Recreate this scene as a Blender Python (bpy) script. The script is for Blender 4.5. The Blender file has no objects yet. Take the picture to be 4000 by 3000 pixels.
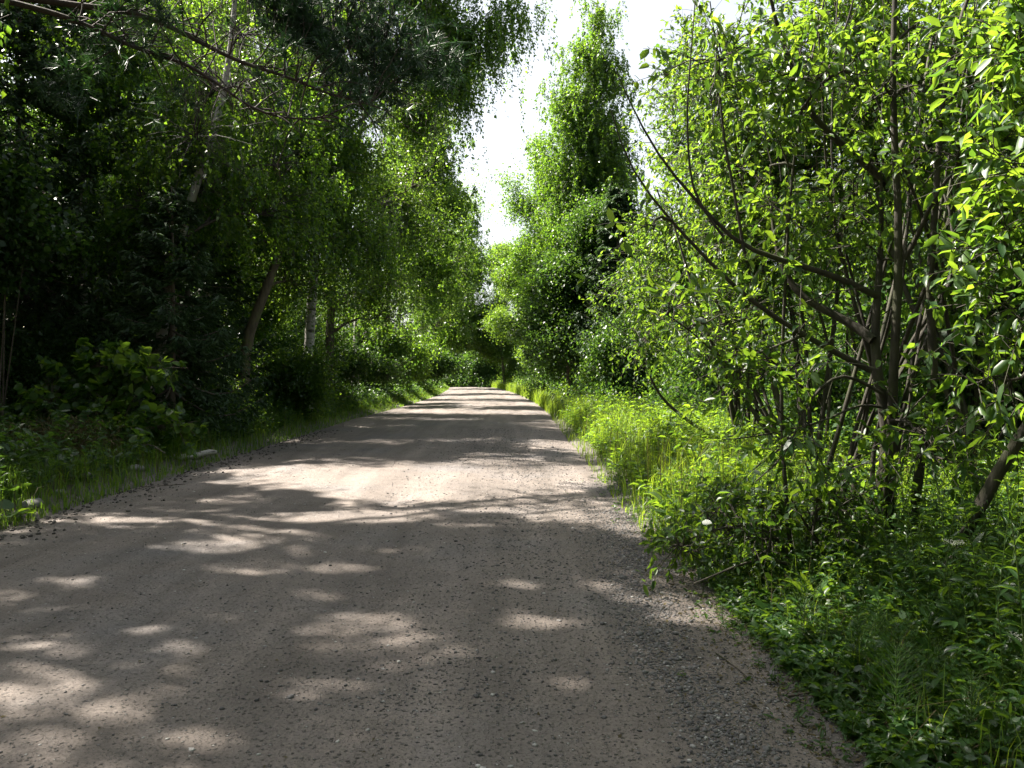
import bpy, math
import numpy as np
from mathutils import Vector

sc = bpy.context.scene
COL = sc.collection
rad = math.radians

# ------------------------------------------------------------------ camera, sky, sun, exposure
FPX, CX, HY, CH = 1703.0, 1106.0, 798.0, 1.55
cam_d = bpy.data.cameras.new("camera")
cam = bpy.data.objects.new("camera", cam_d)
COL.objects.link(cam)
cam_d.sensor_width = 36.0
cam_d.lens = 36.0 * FPX / 2212.0
cam_d.clip_start = 0.05
cam_d.clip_end = 3000.0
cam.location = (0.0, 0.0, CH)
cam.rotation_euler = (rad(90.0 - 1.06), 0.0, 0.0)
sc.camera = cam

SUN_EL, SUN_AZ = 52.0, -64.0          # degrees; azimuth from straight ahead, minus = left
S = np.array([math.sin(rad(SUN_AZ)) * math.cos(rad(SUN_EL)),
              math.cos(rad(SUN_AZ)) * math.cos(rad(SUN_EL)), math.sin(rad(SUN_EL))])
world = bpy.data.worlds.new("World")
sc.world = world
world.use_nodes = True
wn, wl = world.node_tree.nodes, world.node_tree.links
wn.clear()
sky = wn.new("ShaderNodeTexSky")
sky.sky_type = 'NISHITA'
sky.sun_disc = False
sky.sun_elevation = rad(SUN_EL)
sky.sun_rotation = rad(SUN_AZ)
sky.air_density = 1.0
sky.dust_density = 3.0
sky.ozone_density = 1.0
bg = wn.new("ShaderNodeBackground")
bg.inputs[1].default_value = 0.062
wo = wn.new("ShaderNodeOutputWorld")
hz = wn.new("ShaderNodeHueSaturation")     # a hazy, whitish summer sky
hz.inputs['Saturation'].default_value = 0.35
hz.inputs['Value'].default_value = 1.0
wl.new(sky.outputs[0], hz.inputs['Color'])
wl.new(hz.outputs[0], bg.inputs[0])
wl.new(bg.outputs[0], wo.inputs[0])

sun_d = bpy.data.lights.new("sun", 'SUN')
sun_d.energy = 5.0
sun_d.angle = rad(0.7)
sun_d.color = (1.0, 0.93, 0.82)
sun = bpy.data.objects.new("sun", sun_d)
COL.objects.link(sun)
sun.rotation_euler = Vector(S).to_track_quat('Z', 'Y').to_euler()

vs = sc.view_settings
vs.view_transform = 'Standard'
vs.look = 'None'
vs.gamma = 1.0
vs.exposure = 2.27
cy = sc.cycles
cy.max_bounces = 6
cy.diffuse_bounces = 3
cy.glossy_bounces = 2
cy.transmission_bounces = 4
cy.transparent_max_bounces = 4
cy.caustics_reflective = False
cy.caustics_refractive = False
cy.sample_clamp_indirect = 6.0

# ------------------------------------------------------------------ small tools
def rng_(seed):
    return np.random.default_rng(seed)

def P(px, py, d):
    """a point of the photograph (2212 px wide) at distance d, in metres"""
    return np.array([(px - CX) / FPX * d, d, CH + (HY - py) / FPX * d])

def unit(v):
    return v / np.maximum(np.linalg.norm(v, axis=-1, keepdims=True), 1e-9)

def wob(p, f, seed=0):
    """cheap smooth noise in about -1..1"""
    a = rng_(seed + 77)
    out = 0.0
    for k in range(5):
        w = unit(a.normal(size=p.shape[-1])) * f * (0.6 + 0.35 * k)
        out = out + np.sin(p @ w + a.uniform(0, 6.28)) / (1 + 0.3 * k)
    return out / 2.6

class MB:
    """collects vertices and faces and links them as ONE mesh object"""
    def __init__(self):
        self.v, self.t, self.f3, self.f4, self.n = [], [], [], [], 0
    def add(self, V, f3=None, f4=None, tint=0.5):
        V = np.asarray(V, np.float32).reshape(-1, 3)
        if f3 is not None and len(f3): self.f3.append(np.asarray(f3, np.int64).reshape(-1, 3) + self.n)
        if f4 is not None and len(f4): self.f4.append(np.asarray(f4, np.int64).reshape(-1, 4) + self.n)
        self.v.append(V)
        self.t.append(np.broadcast_to(np.asarray(tint, np.float32), (len(V),)).copy())
        self.n += len(V)
        return self
    def mesh(self, name, mat, smooth=False):
        me = bpy.data.meshes.new(name)
        V = np.concatenate(self.v); T = np.concatenate(self.t)
        f3 = np.concatenate(self.f3) if self.f3 else np.zeros((0, 3), np.int64)
        f4 = np.concatenate(self.f4) if self.f4 else np.zeros((0, 4), np.int64)
        me.vertices.add(len(V)); me.vertices.foreach_set('co', V.ravel())
        loops = np.concatenate([f3.ravel(), f4.ravel()]).astype(np.int32)
        me.loops.add(len(loops)); me.loops.foreach_set('vertex_index', loops)
        tot = np.concatenate([np.full(len(f3), 3), np.full(len(f4), 4)]).astype(np.int32)
        st = np.concatenate([[0], np.cumsum(tot)[:-1]]).astype(np.int32)
        me.polygons.add(len(tot)); me.polygons.foreach_set('loop_start', st)
        me.polygons.foreach_set('loop_total', tot)
        if smooth: me.polygons.foreach_set('use_smooth', np.ones(len(tot), bool))
        at = me.attributes.new('tint', 'FLOAT', 'POINT'); at.data.foreach_set('value', T)
        me.update(calc_edges=True)
        me.materials.append(mat)
        return me
    def build(self, name, mat, parent=None, smooth=False, loc=None):
        o = bpy.data.objects.new(name, self.mesh(name, mat, smooth))
        COL.objects.link(o)
        if parent is not None: o.parent = parent
        if loc is not None: o.location = loc
        return o

def tag(o, label=None, cat=None, group=None, kind=None):
    if label: o["label"] = label
    if cat: o["category"] = cat
    if group: o["group"] = group
    if kind: o["kind"] = kind
    return o

def thing(name, label, cat, loc=(0, 0, 0), group=None):
    o = bpy.data.objects.new(name, None)
    o.empty_display_size = 0.2
    COL.objects.link(o)
    o.location = [float(c) for c in loc]
    return tag(o, label, cat, group)

def dup(root, loc, rz=0.0, s=1.0, label=None, group=None, sz=None):
    r = root.copy(); COL.objects.link(r)
    r.location = [float(c) for c in loc]; r.rotation_euler = (0, 0, rz); r.scale = (s, s, sz or s)
    if label: r["label"] = label
    if group: r["group"] = group
    for ch in list(root.children):
        c = ch.copy(); COL.objects.link(c); c.parent = r
    return r

def tubes(mb, Pt, R, k=5, tint=0.5):
    """Pt (B,n,3) polylines, R (B,n) radii"""
    Pt = np.asarray(Pt, float)
    if Pt.ndim == 2: Pt, R = Pt[None], np.asarray(R, float)[None]
    B, n, _ = Pt.shape
    t = unit(np.gradient(Pt, axis=1))
    ref = np.where(np.abs(t[..., 2:3]) < 0.92, np.array([0, 0, 1.0]), np.array([1.0, 0, 0]))
    u = unit(np.cross(t, ref)); v = np.cross(t, u)
    a = np.arange(k) * 2 * np.pi / k
    V = Pt[:, :, None] + R[:, :, None, None] * (np.cos(a)[:, None] * u[:, :, None] + np.sin(a)[:, None] * v[:, :, None])
    b = np.arange(B)[:, None, None] * n * k
    i = np.arange(n - 1)[None, :, None] * k
    j = np.arange(k)[None, None, :]; j2 = (j + 1) % k
    f = np.stack([b + i + j, b + i + j2, b + i + k + j2, b + i + k + j], -1).reshape(-1, 4)
    if np.ndim(tint) == 1: tint = np.repeat(tint, n * k)
    mb.add(V.reshape(-1, 3), f4=f, tint=tint)

# leaf shapes: x along the leaf, y across (times width), z off the blade
LEAF4 = (np.array([[0, 0, 0], [.45, .5, .10], [1, 0, -.06], [.45, -.5, .10]]), None, [[0, 1, 2, 3]])
LEAF8 = (np.array([[0, 0, 0], [.36, 0, -.05], [.70, 0, -.08], [1, 0, -.20], [.28, .42, .05], [.68, .40, .01], [.28, -.42, .05], [.68, -.40, .01]]),
         [[0, 1, 4], [2, 3, 5], [0, 6, 1], [2, 7, 3]], [[1, 2, 5, 4], [1, 6, 7, 2]])
LANCE = (np.array([[0, 0, 0], [.35, 0, -.01], [.7, 0, -.08], [1, 0, -.22], [.3, .5, .03], [.65, .33, -.03], [.3, -.5, .03], [.65, -.33, -.03]]),
         [[0, 1, 4], [2, 3, 5], [0, 6, 1], [2, 7, 3]], [[1, 2, 5, 4], [1, 6, 7, 2]])
ROUND = (np.array([[0, 0, 0], [.5, 0, -.05], [1.05, 0, -.14], [.12, .42, .02], [.55, .5, .02], [.88, .3, -.05], [.12, -.42, .02], [.55, -.5, .02], [.88, -.3, -.05]]),
         [[0, 1, 3], [1, 4, 3], [1, 5, 4], [1, 2, 5], [0, 6, 1], [1, 6, 7], [1, 7, 8], [1, 8, 2]], None)
_m = []
for _k, (_l, _w) in enumerate([(0, .10), (.30, .62), (.45, .18), (.62, .52), (.68, .12), (1.0, .0)]):
    _m.append((_l, _w))
MAPLE = (np.array([[0, 0, 0], [.5, 0, -.03], [1, 0, -.1], [.15, .55, .0], [.42, .22, 0], [.66, .48, -.02], [.72, .16, 0],
                   [.15, -.55, .0], [.42, -.22, 0], [.66, -.48, -.02], [.72, -.16, 0]]),
         [[0, 4, 3], [0, 1, 4], [1, 6, 4], [4, 6, 5], [1, 2, 6], [0, 7, 8], [0, 8, 1], [1, 8, 10], [8, 9, 10], [1, 10, 2]], None)

def leaves(mb, tm, pos, axis, nrm, length, wr, tint):
    T, f3, f4 = tm
    n = len(pos)
    if n == 0: return
    a = unit(axis); nr = unit(nrm - a * np.sum(nrm * a, -1, keepdims=True)); b = np.cross(nr, a)
    L = np.broadcast_to(np.asarray(length, float), (n,))[:, None, None]
    rl = rng_(n)
    cu = rl.uniform(-.2, 2.6, (n, 1, 1)); wv = rl.uniform(.75, 1.2, (n, 1, 1))      # each leaf curls and widens a little differently
    V = pos[:, None] + L * (T[None, :, 0:1] * a[:, None] + wr * wv * T[None, :, 1:2] * b[:, None] + cu * T[None, :, 2:3] * nr[:, None])
    m = len(T); off = (np.arange(n) * m)[:, None, None]
    F3 = (np.asarray(f3)[None] + off) if f3 else None
    F4 = (np.asarray(f4)[None] + off) if f4 else None
    mb.add(V.reshape(-1, 3), F3, F4, np.repeat(np.broadcast_to(tint, (n,)), m))

# ------------------------------------------------------------------ materials
def mat_new(name):
    m = bpy.data.materials.new(name); m.use_nodes = True
    nt = m.node_tree; nt.nodes.clear()
    return m, nt.nodes, nt.links

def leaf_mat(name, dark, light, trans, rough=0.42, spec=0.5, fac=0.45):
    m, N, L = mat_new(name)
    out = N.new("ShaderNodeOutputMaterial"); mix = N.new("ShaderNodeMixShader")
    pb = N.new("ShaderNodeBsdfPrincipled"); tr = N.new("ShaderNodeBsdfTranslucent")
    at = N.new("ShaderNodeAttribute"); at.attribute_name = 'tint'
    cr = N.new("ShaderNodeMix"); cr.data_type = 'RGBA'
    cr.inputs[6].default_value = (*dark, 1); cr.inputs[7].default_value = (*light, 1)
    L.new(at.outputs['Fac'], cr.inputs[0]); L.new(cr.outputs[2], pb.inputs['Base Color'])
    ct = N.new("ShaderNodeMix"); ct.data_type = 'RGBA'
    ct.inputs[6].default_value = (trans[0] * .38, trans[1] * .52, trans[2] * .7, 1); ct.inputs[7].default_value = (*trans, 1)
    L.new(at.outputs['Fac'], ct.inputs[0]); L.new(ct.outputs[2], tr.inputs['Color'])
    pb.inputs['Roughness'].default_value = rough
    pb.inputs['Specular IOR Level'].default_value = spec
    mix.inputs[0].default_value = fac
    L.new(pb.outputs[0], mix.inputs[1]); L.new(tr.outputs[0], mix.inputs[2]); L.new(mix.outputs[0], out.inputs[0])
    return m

def noise(N, L, vec, scale, detail=4.0, rough=0.6):
    n = N.new("ShaderNodeTexNoise"); n.inputs['Scale'].default_value = scale
    n.inputs['Detail'].default_value = detail; n.inputs['Roughness'].default_value = rough
    L.new(vec, n.inputs['Vector'])
    return n.outputs['Fac']

def ramp(N, L, fac, stops):
    r = N.new("ShaderNodeValToRGB")
    e = r.color_ramp.elements
    while len(e) < len(stops): e.new(0.5)
    for el, (p, c) in zip(e, stops):
        el.position = p; el.color = (*c, 1)
    L.new(fac, r.inputs[0])
    return r.outputs[0]

def mixc(N, L, fac, a, b, mode='MIX'):
    m = N.new("ShaderNodeMix"); m.data_type = 'RGBA'; m.blend_type = mode
    if isinstance(fac, (int, float)): m.inputs[0].default_value = fac
    else: L.new(fac, m.inputs[0])
    for s, c in ((6, a), (7, b)):
        if isinstance(c, tuple): m.inputs[s].default_value = (*c, 1)
        else: L.new(c, m.inputs[s])
    return m.outputs[2]

def bark_mat(name, c1, c2, scale=14.0, moss=None, stretch=0.25):
    m, N, L = mat_new(name)
    out = N.new("ShaderNodeOutputMaterial"); pb = N.new("ShaderNodeBsdfPrincipled")
    tc = N.new("ShaderNodeTexCoord"); mp = N.new("ShaderNodeMapping"); mp.inputs['Scale'].default_value = (1, 1, stretch)
    L.new(tc.outputs['Object'], mp.inputs[0])
    f = noise(N, L, mp.outputs[0], scale, 6)
    c = ramp(N, L, f, [(.35, c1), (.65, c2)])
    if moss:
        f2 = noise(N, L, tc.outputs['Object'], 2.2, 5)
        r = ramp(N, L, f2, [(.5, (0, 0, 0)), (.66, (1, 1, 1))])
        c = mixc(N, L, r, c, moss)
    L.new(c, pb.inputs['Base Color'])
    pb.inputs['Roughness'].default_value = 0.85
    bp = N.new("ShaderNodeBump"); bp.inputs['Strength'].default_value = 0.6; bp.inputs['Distance'].default_value = 0.02
    L.new(f, bp.inputs['Height']); L.new(bp.outputs[0], pb.inputs['Normal'])
    L.new(pb.outputs[0], out.inputs[0])
    return m

def birch_mat(name):
    m, N, L = mat_new(name)
    out = N.new("ShaderNodeOutputMaterial"); pb = N.new("ShaderNodeBsdfPrincipled")
    tc = N.new("ShaderNodeTexCoord"); mp = N.new("ShaderNodeMapping"); mp.inputs['Scale'].default_value = (1.2, 1.2, 7)
    L.new(tc.outputs['Object'], mp.inputs[0])
    f = noise(N, L, mp.outputs[0], 1.6, 5)
    f2 = noise(N, L, tc.outputs['Object'], 1.2, 3)
    white = mixc(N, L, f2, (.42, .40, .37), (.26, .245, .225))
    r = ramp(N, L, f, [(.36, (1, 1, 1)), (.44, (0, 0, 0))])
    c = mixc(N, L, r, white, (.035, .03, .026))
    at = N.new("ShaderNodeAttribute"); at.attribute_name = 'tint'      # twigs and limbs are dark, only the stem is white
    c = mixc(N, L, ramp(N, L, at.outputs['Fac'], [(.35, (0, 0, 0)), (.9, (1, 1, 1))]), (.045, .036, .030), c)
    L.new(c, pb.inputs['Base Color']); pb.inputs['Roughness'].default_value = 0.75
    L.new(pb.outputs[0], out.inputs[0])
    return m

M = {}
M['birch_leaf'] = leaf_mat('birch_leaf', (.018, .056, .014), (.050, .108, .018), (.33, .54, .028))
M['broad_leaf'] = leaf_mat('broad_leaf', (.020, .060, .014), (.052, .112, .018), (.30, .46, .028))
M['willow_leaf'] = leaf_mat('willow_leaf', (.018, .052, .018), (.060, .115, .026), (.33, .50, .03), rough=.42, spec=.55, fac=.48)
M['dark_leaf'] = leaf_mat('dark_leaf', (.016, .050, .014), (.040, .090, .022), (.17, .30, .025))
M['spruce_leaf'] = leaf_mat('spruce_leaf', (.016, .042, .017), (.048, .095, .028), (.10, .18, .03), rough=.55, fac=.25)
M['pine_leaf'] = leaf_mat('pine_leaf', (.013, .042, .016), (.036, .082, .024), (.05, .12, .02), rough=.5, fac=.2)
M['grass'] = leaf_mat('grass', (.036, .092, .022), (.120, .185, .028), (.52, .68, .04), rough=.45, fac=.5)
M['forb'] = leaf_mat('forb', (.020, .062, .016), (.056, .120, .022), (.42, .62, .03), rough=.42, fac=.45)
M['herb'] = leaf_mat('herb', (.014, .046, .012), (.044, .098, .020), (.25, .40, .025), rough=.4, fac=.42)
M['dry'] = leaf_mat('dry', (.075, .060, .030), (.13, .105, .050), (.14, .12, .04), rough=.7, spec=.2, fac=.25)
M['white_petal'] = leaf_mat('white_petal', (.6, .6, .52), (.75, .75, .68), (.5, .5, .4))
M['bark'] = bark_mat('bark', (.055, .042, .032), (.13, .105, .085))
M['willow_bark'] = bark_mat('willow_bark', (.026, .022, .017), (.062, .054, .040), 18, (.045, .050, .020))
M['moss_bark'] = bark_mat('moss_bark', (.07, .055, .04), (.15, .12, .08), 12, (.12, .16, .03))
M['pine_bark'] = bark_mat('pine_bark', (.022, .016, .013), (.055, .038, .028), 10)
M['spruce_bark'] = bark_mat('spruce_bark', (.075, .06, .05), (.15, .125, .105), 16)
M['birch_bark'] = birch_mat('birch_bark')
M['stem'] = leaf_mat('stem', (.05, .09, .02), (.09, .14, .03), (.1, .2, .03), fac=.15)

def road_mat():
    m, N, L = mat_new('gravel_road')
    out = N.new("ShaderNodeOutputMaterial"); pb = N.new("ShaderNodeBsdfPrincipled")
    tc = N.new("ShaderNodeTexCoord"); v = tc.outputs['Object']
    big = noise(N, L, v, 0.55, 4); mid = noise(N, L, v, 3.5, 5); fine = noise(N, L, v, 60, 4, .75)
    c = ramp(N, L, big, [(.30, (.126, .108, .099)), (.50, (.186, .157, .139)), (.70, (.155, .142, .140))])
    c = mixc(N, L, .55, c, ramp(N, L, mid, [(.25, (.70, .68, .66)), (.75, (1.12, 1.12, 1.12))]), 'MULTIPLY')
    c = mixc(N, L, .8, c, ramp(N, L, fine, [(.30, (.45, .45, .46)), (.52, (1, 1, 1)), (.72, (1.25, 1.23, 1.2))]), 'MULTIPLY')
    mp = N.new("ShaderNodeMapping"); mp.inputs['Scale'].default_value = (1.6, .10, 1); L.new(v, mp.inputs[0])
    trk = noise(N, L, mp.outputs[0], 1.5, 4)
    c = mixc(N, L, .8, c, ramp(N, L, trk, [(.30, (.66, .65, .64)), (.5, (1, 1, 1)), (.66, (1.34, 1.33, 1.33))]), 'MULTIPLY')
    hs = []
    for scl, rnd in ((38, 1.0), (95, 1.0)):
        vo = N.new("ShaderNodeTexVoronoi"); vo.inputs['Scale'].default_value = scl
        L.new(v, vo.inputs['Vector'])
        edge = ramp(N, L, vo.outputs['Distance'], [(.16, (1, 1, 1)), (.34, (0, 0, 0))])
        sep = N.new("ShaderNodeSeparateColor"); L.new(vo.outputs['Color'], sep.inputs[0])
        pick = ramp(N, L, sep.outputs[0], [(.42, (0, 0, 0)), (.48, (1, 1, 1))])
        ms = mixc(N, L, 1.0, edge, pick, 'MULTIPLY')
        stone = ramp(N, L, sep.outputs[1], [(0, (.05, .045, .042)), (.55, (.13, .12, .113)), (.85, (.22, .21, .20)), (1, (.42, .40, .38))])
        c = mixc(N, L, ms, c, stone)
        hs.append(ms)
    L.new(c, pb.inputs['Base Color']); pb.inputs['Roughness'].default_value = 0.82
    pb.inputs['Specular IOR Level'].default_value = 0.35
    h = mixc(N, L, 1.0, hs[0], hs[1], 'ADD'); h = mixc(N, L, .5, h, fine, 'ADD')
    bp = N.new("ShaderNodeBump"); bp.inputs['Strength'].default_value = 1.0; bp.inputs['Distance'].default_value = 0.014
    L.new(h, bp.inputs['Height']); L.new(bp.outputs[0], pb.inputs['Normal'])
    L.new(pb.outputs[0], out.inputs[0])
    return m

def ground_mat():
    m, N, L = mat_new('forest_floor')
    out = N.new("ShaderNodeOutputMaterial"); pb = N.new("ShaderNodeBsdfPrincipled")
    tc = N.new("ShaderNodeTexCoord"); v = tc.outputs['Object']
    a = noise(N, L, v, 1.3, 5); b = noise(N, L, v, 22, 5, .7)
    c = ramp(N, L, a, [(.3, (.050, .042, .028)), (.55, (.085, .068, .045)), (.75, (.055, .065, .025))])
    c = mixc(N, L, .8, c, ramp(N, L, b, [(.3, (.5, .5, .5)), (.7, (1.4, 1.35, 1.25))]), 'MULTIPLY')
    at = N.new("ShaderNodeAttribute"); at.attribute_name = 'tint'      # bare dirt of the road shoulder
    dirt = mixc(N, L, .9, (.125, .110, .098), ramp(N, L, noise(N, L, v, 45, 5, .75), [(.3, (.4, .4, .4)), (.7, (1.5, 1.5, 1.5))]), 'MULTIPLY')
    c = mixc(N, L, at.outputs['Fac'], c, dirt)
    L.new(c, pb.inputs['Base Color']); pb.inputs['Roughness'].default_value = 0.9
    bp = N.new("ShaderNodeBump"); bp.inputs['Strength'].default_value = 1.0; bp.inputs['Distance'].default_value = 0.03
    L.new(b, bp.inputs['Height']); L.new(bp.outputs[0], pb.inputs['Normal'])
    L.new(pb.outputs[0], out.inputs[0])
    return m

def stone_mat(name, a, b, c_):
    m, N, L = mat_new(name)
    out = N.new("ShaderNodeOutputMaterial"); pb = N.new("ShaderNodeBsdfPrincipled")
    at = N.new("ShaderNodeAttribute"); at.attribute_name = 'tint'
    tc = N.new("ShaderNodeTexCoord")
    f = noise(N, L, tc.outputs['Object'], 70, 4)
    c = ramp(N, L, at.outputs['Fac'], [(0, a), (.7, b), (1, c_)])
    c = mixc(N, L, .7, c, ramp(N, L, f, [(.3, (.6, .6, .6)), (.7, (1.25, 1.25, 1.25))]), 'MULTIPLY')
    L.new(c, pb.inputs['Base Color']); pb.inputs['Roughness'].default_value = 0.8
    L.new(pb.outputs[0], out.inputs[0])
    return m
M['stone'] = stone_mat('stone', (.045, .042, .043), (.155, .148, .148), (.46, .44, .42))
M['clod'] = stone_mat('clod', (.035, .03, .027), (.075, .065, .058), (.13, .115, .10))
M['pale_rock'] = stone_mat('pale_rock', (.12, .115, .11), (.17, .165, .155), (.24, .235, .22))

# ------------------------------------------------------------------ ground and road
HW = 3.25
def rc(y):
    y = np.asarray(y, float)
    return -1.85 - 0.0015 * np.maximum(0, y - 24) ** 2
def edge_r(y): return rc(y) + HW
def taper(y): return np.minimum(.058 * np.maximum(0, np.asarray(y, float) - 25), 2.6)   # the left verge closes in with distance
def edge_l(y): return rc(y) - HW + taper(y)
def fall(y): return -np.minimum(0.0035 * np.maximum(0, np.asarray(y, float) - 66) ** 2, 4.0)
def gz(x, y):
    """forest floor height"""
    x = np.asarray(x, float); y = np.asarray(y, float)
    u = x - rc(y); out = np.abs(u) - HW + np.where(u < 0, taper(y), 0)
    p = np.stack([x, y], -1)
    bump = 0.05 * wob(p, 1.3, 3) + 0.10 * wob(p, .25, 4)
    side = np.where(u > 0, -0.10, 0.10)
    k = np.clip(out / 1.5, 0, 1)
    z = -0.075 * np.clip(-out / .25, 0, 1) + k * (side + bump) + 0.012 * wob(p, 7, 5) * np.clip(out / .3 + 1, 0, 1)
    z = z + np.where(u < 0, .09, 0.02) * np.exp(-((out - .5) / .35) ** 2)
    return z + fall(y)
def rz(x, y):
    u = x - rc(y); p = np.stack([x, y], -1)
    z = 0.045 * (1 - (u / HW) ** 2) - .02
    z = z - .014 * (np.exp(-((u + 2.0) / .3) ** 2) + np.exp(-((u + .5) / .3) ** 2) + np.exp(-((u - .6) / .3) ** 2) + np.exp(-((u - 2.1) / .3) ** 2)) + 0.014 * wob(p, 1.1, 8) + 0.006 * wob(p, 5, 9) + 0.0025 * wob(p, 23, 10)
    for hx, hy, hr, hd in ((-1.78, 6.25, .38, .045), (-2.3, 5.0, .3, .03), (-.9, 4.0, .3, .02), (-3.0, 4.3, .35, .03), (-1.2, 9.5, .6, .03)):
        z = z - hd * np.exp(-((x - hx) ** 2 + (y - hy) ** 2) / hr ** 2)
    o = np.abs(u) - HW + np.where(u < 0, taper(y), 0) - .28 * np.clip((7.5 - y) / 2, 0, 1) * (u > 0) + .16 * wob(np.stack([y, x * .3], -1), 1.7, 12) + .06 * wob(p, 6, 13)
    z = z - 0.35 * np.clip(o, 0, 1) - 0.02 * np.clip(o + .3, 0, .3) / .3
    return z + fall(y)

def grid(name, xs_of, ys, nx, zf, mat, kind, tintf=None):
    ys = np.asarray(ys); t = np.linspace(0, 1, nx)
    X = np.stack([xs_of(y, t) for y in ys]); Y = np.repeat(ys[:, None], nx, 1)
    V = np.stack([X, Y, zf(X, Y)], -1).reshape(-1, 3)
    i, j = np.meshgrid(np.arange(len(ys) - 1), np.arange(nx - 1), indexing='ij')
    a = i * nx + j
    f = np.stack([a, a + 1, a + nx + 1, a + nx], -1).reshape(-1, 4)
    o = MB().add(V, f4=f, tint=.5 if tintf is None else tintf(V[:, 0], V[:, 1])).build(name, mat, smooth=True)
    return tag(o, kind=kind)
yy = np.concatenate([-np.geomspace(500, 2, 30), np.arange(-1.5, 12, .15), np.geomspace(12, 110, 160), np.geomspace(115, 900, 25)])
def gx(y, t):
    s = (t - .5) * 2
    return rc(min(y, 110)) + np.sign(s) * (np.abs(s) * 9 + (np.abs(s) ** 8) * 700)
grid('ground', gx, yy, 241, gz, ground_mat(), 'structure', lambda x, y: np.exp(-(np.maximum(0, np.maximum(x - edge_r(y), edge_l(y) - x) - .1) / .35) ** 2))
yr = np.concatenate([np.linspace(-8, 1.4, 60), np.geomspace(1.45, 130, 460)])
grid('road', lambda y, t: rc(y) + (t * 2 - 1) * (HW + .7), yr, 190, rz, road_mat(), 'structure')

# ------------------------------------------------------------------ sunlight that reaches the road: openings between the crowns
LIT = [(900, 1035, 430, 46, .93), (1250, 1085, 170, 46, .95), (1080, 1035, 260, 52, .985), (470, 1090, 150, 22, .55),
       (820, 1385, 150, 70, .72), (440, 1190, 120, 18, .65), (620, 1232, 190, 20, .6), (1040, 1190, 200, 34, .45),
       (110, 1410, 140, 50, .55), (200, 1340, 130, 26, .45), (300, 1500, 170, 70, .5), (800, 948, 260, 14, .7),
       (960, 900, 160, 9, .7), (1040, 862, 90, 6, .8), (1000, 980, 200, 14, .6), (1090, 1400, 90, 50, .4)]
SPOTS = [(60, 1395, 90, 22), (170, 1440, 60, 25), (215, 1340, 60, 20), (330, 1365, 60, 15), (370, 1490, 80, 38), (280, 1560, 70, 28), (430, 1190, 85, 12), (520, 1180, 50, 10),
         (560, 1235, 80, 10), (760, 1225, 110, 12), (640, 1195, 50, 8), (800, 1370, 120, 36), (880, 1412, 80, 25), (770, 1410, 60, 30), (1110, 1265, 60, 10), (1000, 1175, 70, 14),
         (1060, 1140, 90, 10), (1280, 1265, 60, 10), (500, 1080, 90, 14), (270, 1122, 60, 6), (250, 1140, 40, 5), (1040, 1100, 80, 10), (950, 1140, 50, 10), (1300, 1210, 80, 10),
         (1180, 1350, 70, 12), (1440, 1340, 60, 12), (1210, 1480, 60, 15), (100, 1330, 50, 10), (640, 1500, 80, 25), (560, 1440, 60, 20), (750, 1490, 70, 22), (450, 1620, 80, 22),
         (60, 1560, 70, 28), (420, 1420, 50, 16), (680, 1290, 60, 12), (900, 1300, 50, 10), (160, 1260, 60, 10), (30, 1290, 40, 10), (1000, 1420, 50, 18), (1330, 1130, 70, 12)]
BEAMS = [((3.4, 11, .6), 2.3, .93), ((3.2, 16, .6), 2.6, .93), ((2.6, 22, .6), 2.6, .9), ((4.2, 9.5, 3.2), 2.6, .8), ((5, 13, 4.0), 3.2, .85),
         ((1.6, 54, 5), 4.5, .9), ((2.2, 42, 6), 4, .8), ((3.6, 5.8, 3.6), 1.6, .55), ((-.5, 76, 6), 5, .9), ((1.8, 5.6, .5), 1.1, .9), ((2.7, 6.6, .9), 1.3, .85), ((2.5, 4.4, .6), 1.3, .25), ((2.4, 8.5, .5), 1.8, .97), ((-6.7, 13.2, .7), .8, .4),
         ((1.6, 38, .3), 2.0, .8), ((.6, 52, .3), 2.0, .8)]
def shade_keep(p, rg):
    """True for leaves that stay; leaves are thinned where light falls through to the road and the meadow"""
    g = p - S * (p[:, 2:3] / S[2])
    prob = np.zeros(len(p))
    Y = np.maximum(g[:, 1], .5)
    px = CX + FPX * g[:, 0] / Y; py = HY + CH * FPX / Y
    j = wob(g[:, :2] * np.array([1.0, 1.6]), 3.2, 21) + .4 * wob(g[:, :2], 11.0, 24)
    for cx_, cy_, rx, ry, s in LIT:
        e = ((px - cx_) / rx) ** 2 + ((py - cy_) / ry) ** 2 + .55 * j
        prob = np.maximum(prob, s * np.clip((1.25 - e) * 2.5, 0, 1))
    j2 = wob(g[:, :2] * np.array([1.0, 1.7]), 5.0, 22) + .5 * wob(g[:, :2], 14.0, 23)
    for cx_, cy_, rx, ry in SPOTS:
        e = ((px - cx_) / rx) ** 2 + ((py - cy_) / ry) ** 2 + 1.1 * j2
        prob = np.maximum(prob, .92 * np.clip((1.2 - e) * 1.5, 0, 1))
    for c, r, s in BEAMS:
        d = p - np.array(c); al = d @ S; d = d - S * al[:, None]
        e = np.linalg.norm(d, axis=1) / r + .2 * j
        prob = np.maximum(prob, s * np.clip((1.15 - e) * 4, 0, 1) * (al > r + 2.5))
    return rg.random(len(p)) > prob

# ------------------------------------------------------------------ plants
def curve(a, b, n, lift, rg, jit=.06):
    t = np.linspace(0, 1, n)[:, None]
    L = np.linalg.norm(b - a)
    p = a + (b - a) * t + np.array([0, 0, 1]) * lift * L * np.sin(t * np.pi)
    q = rg.normal(size=(n, 3)) * jit * L / n ** .5; q[0] = 0
    return p + np.cumsum(q, 0) * np.linspace(0, 1, n)[:, None]

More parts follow.
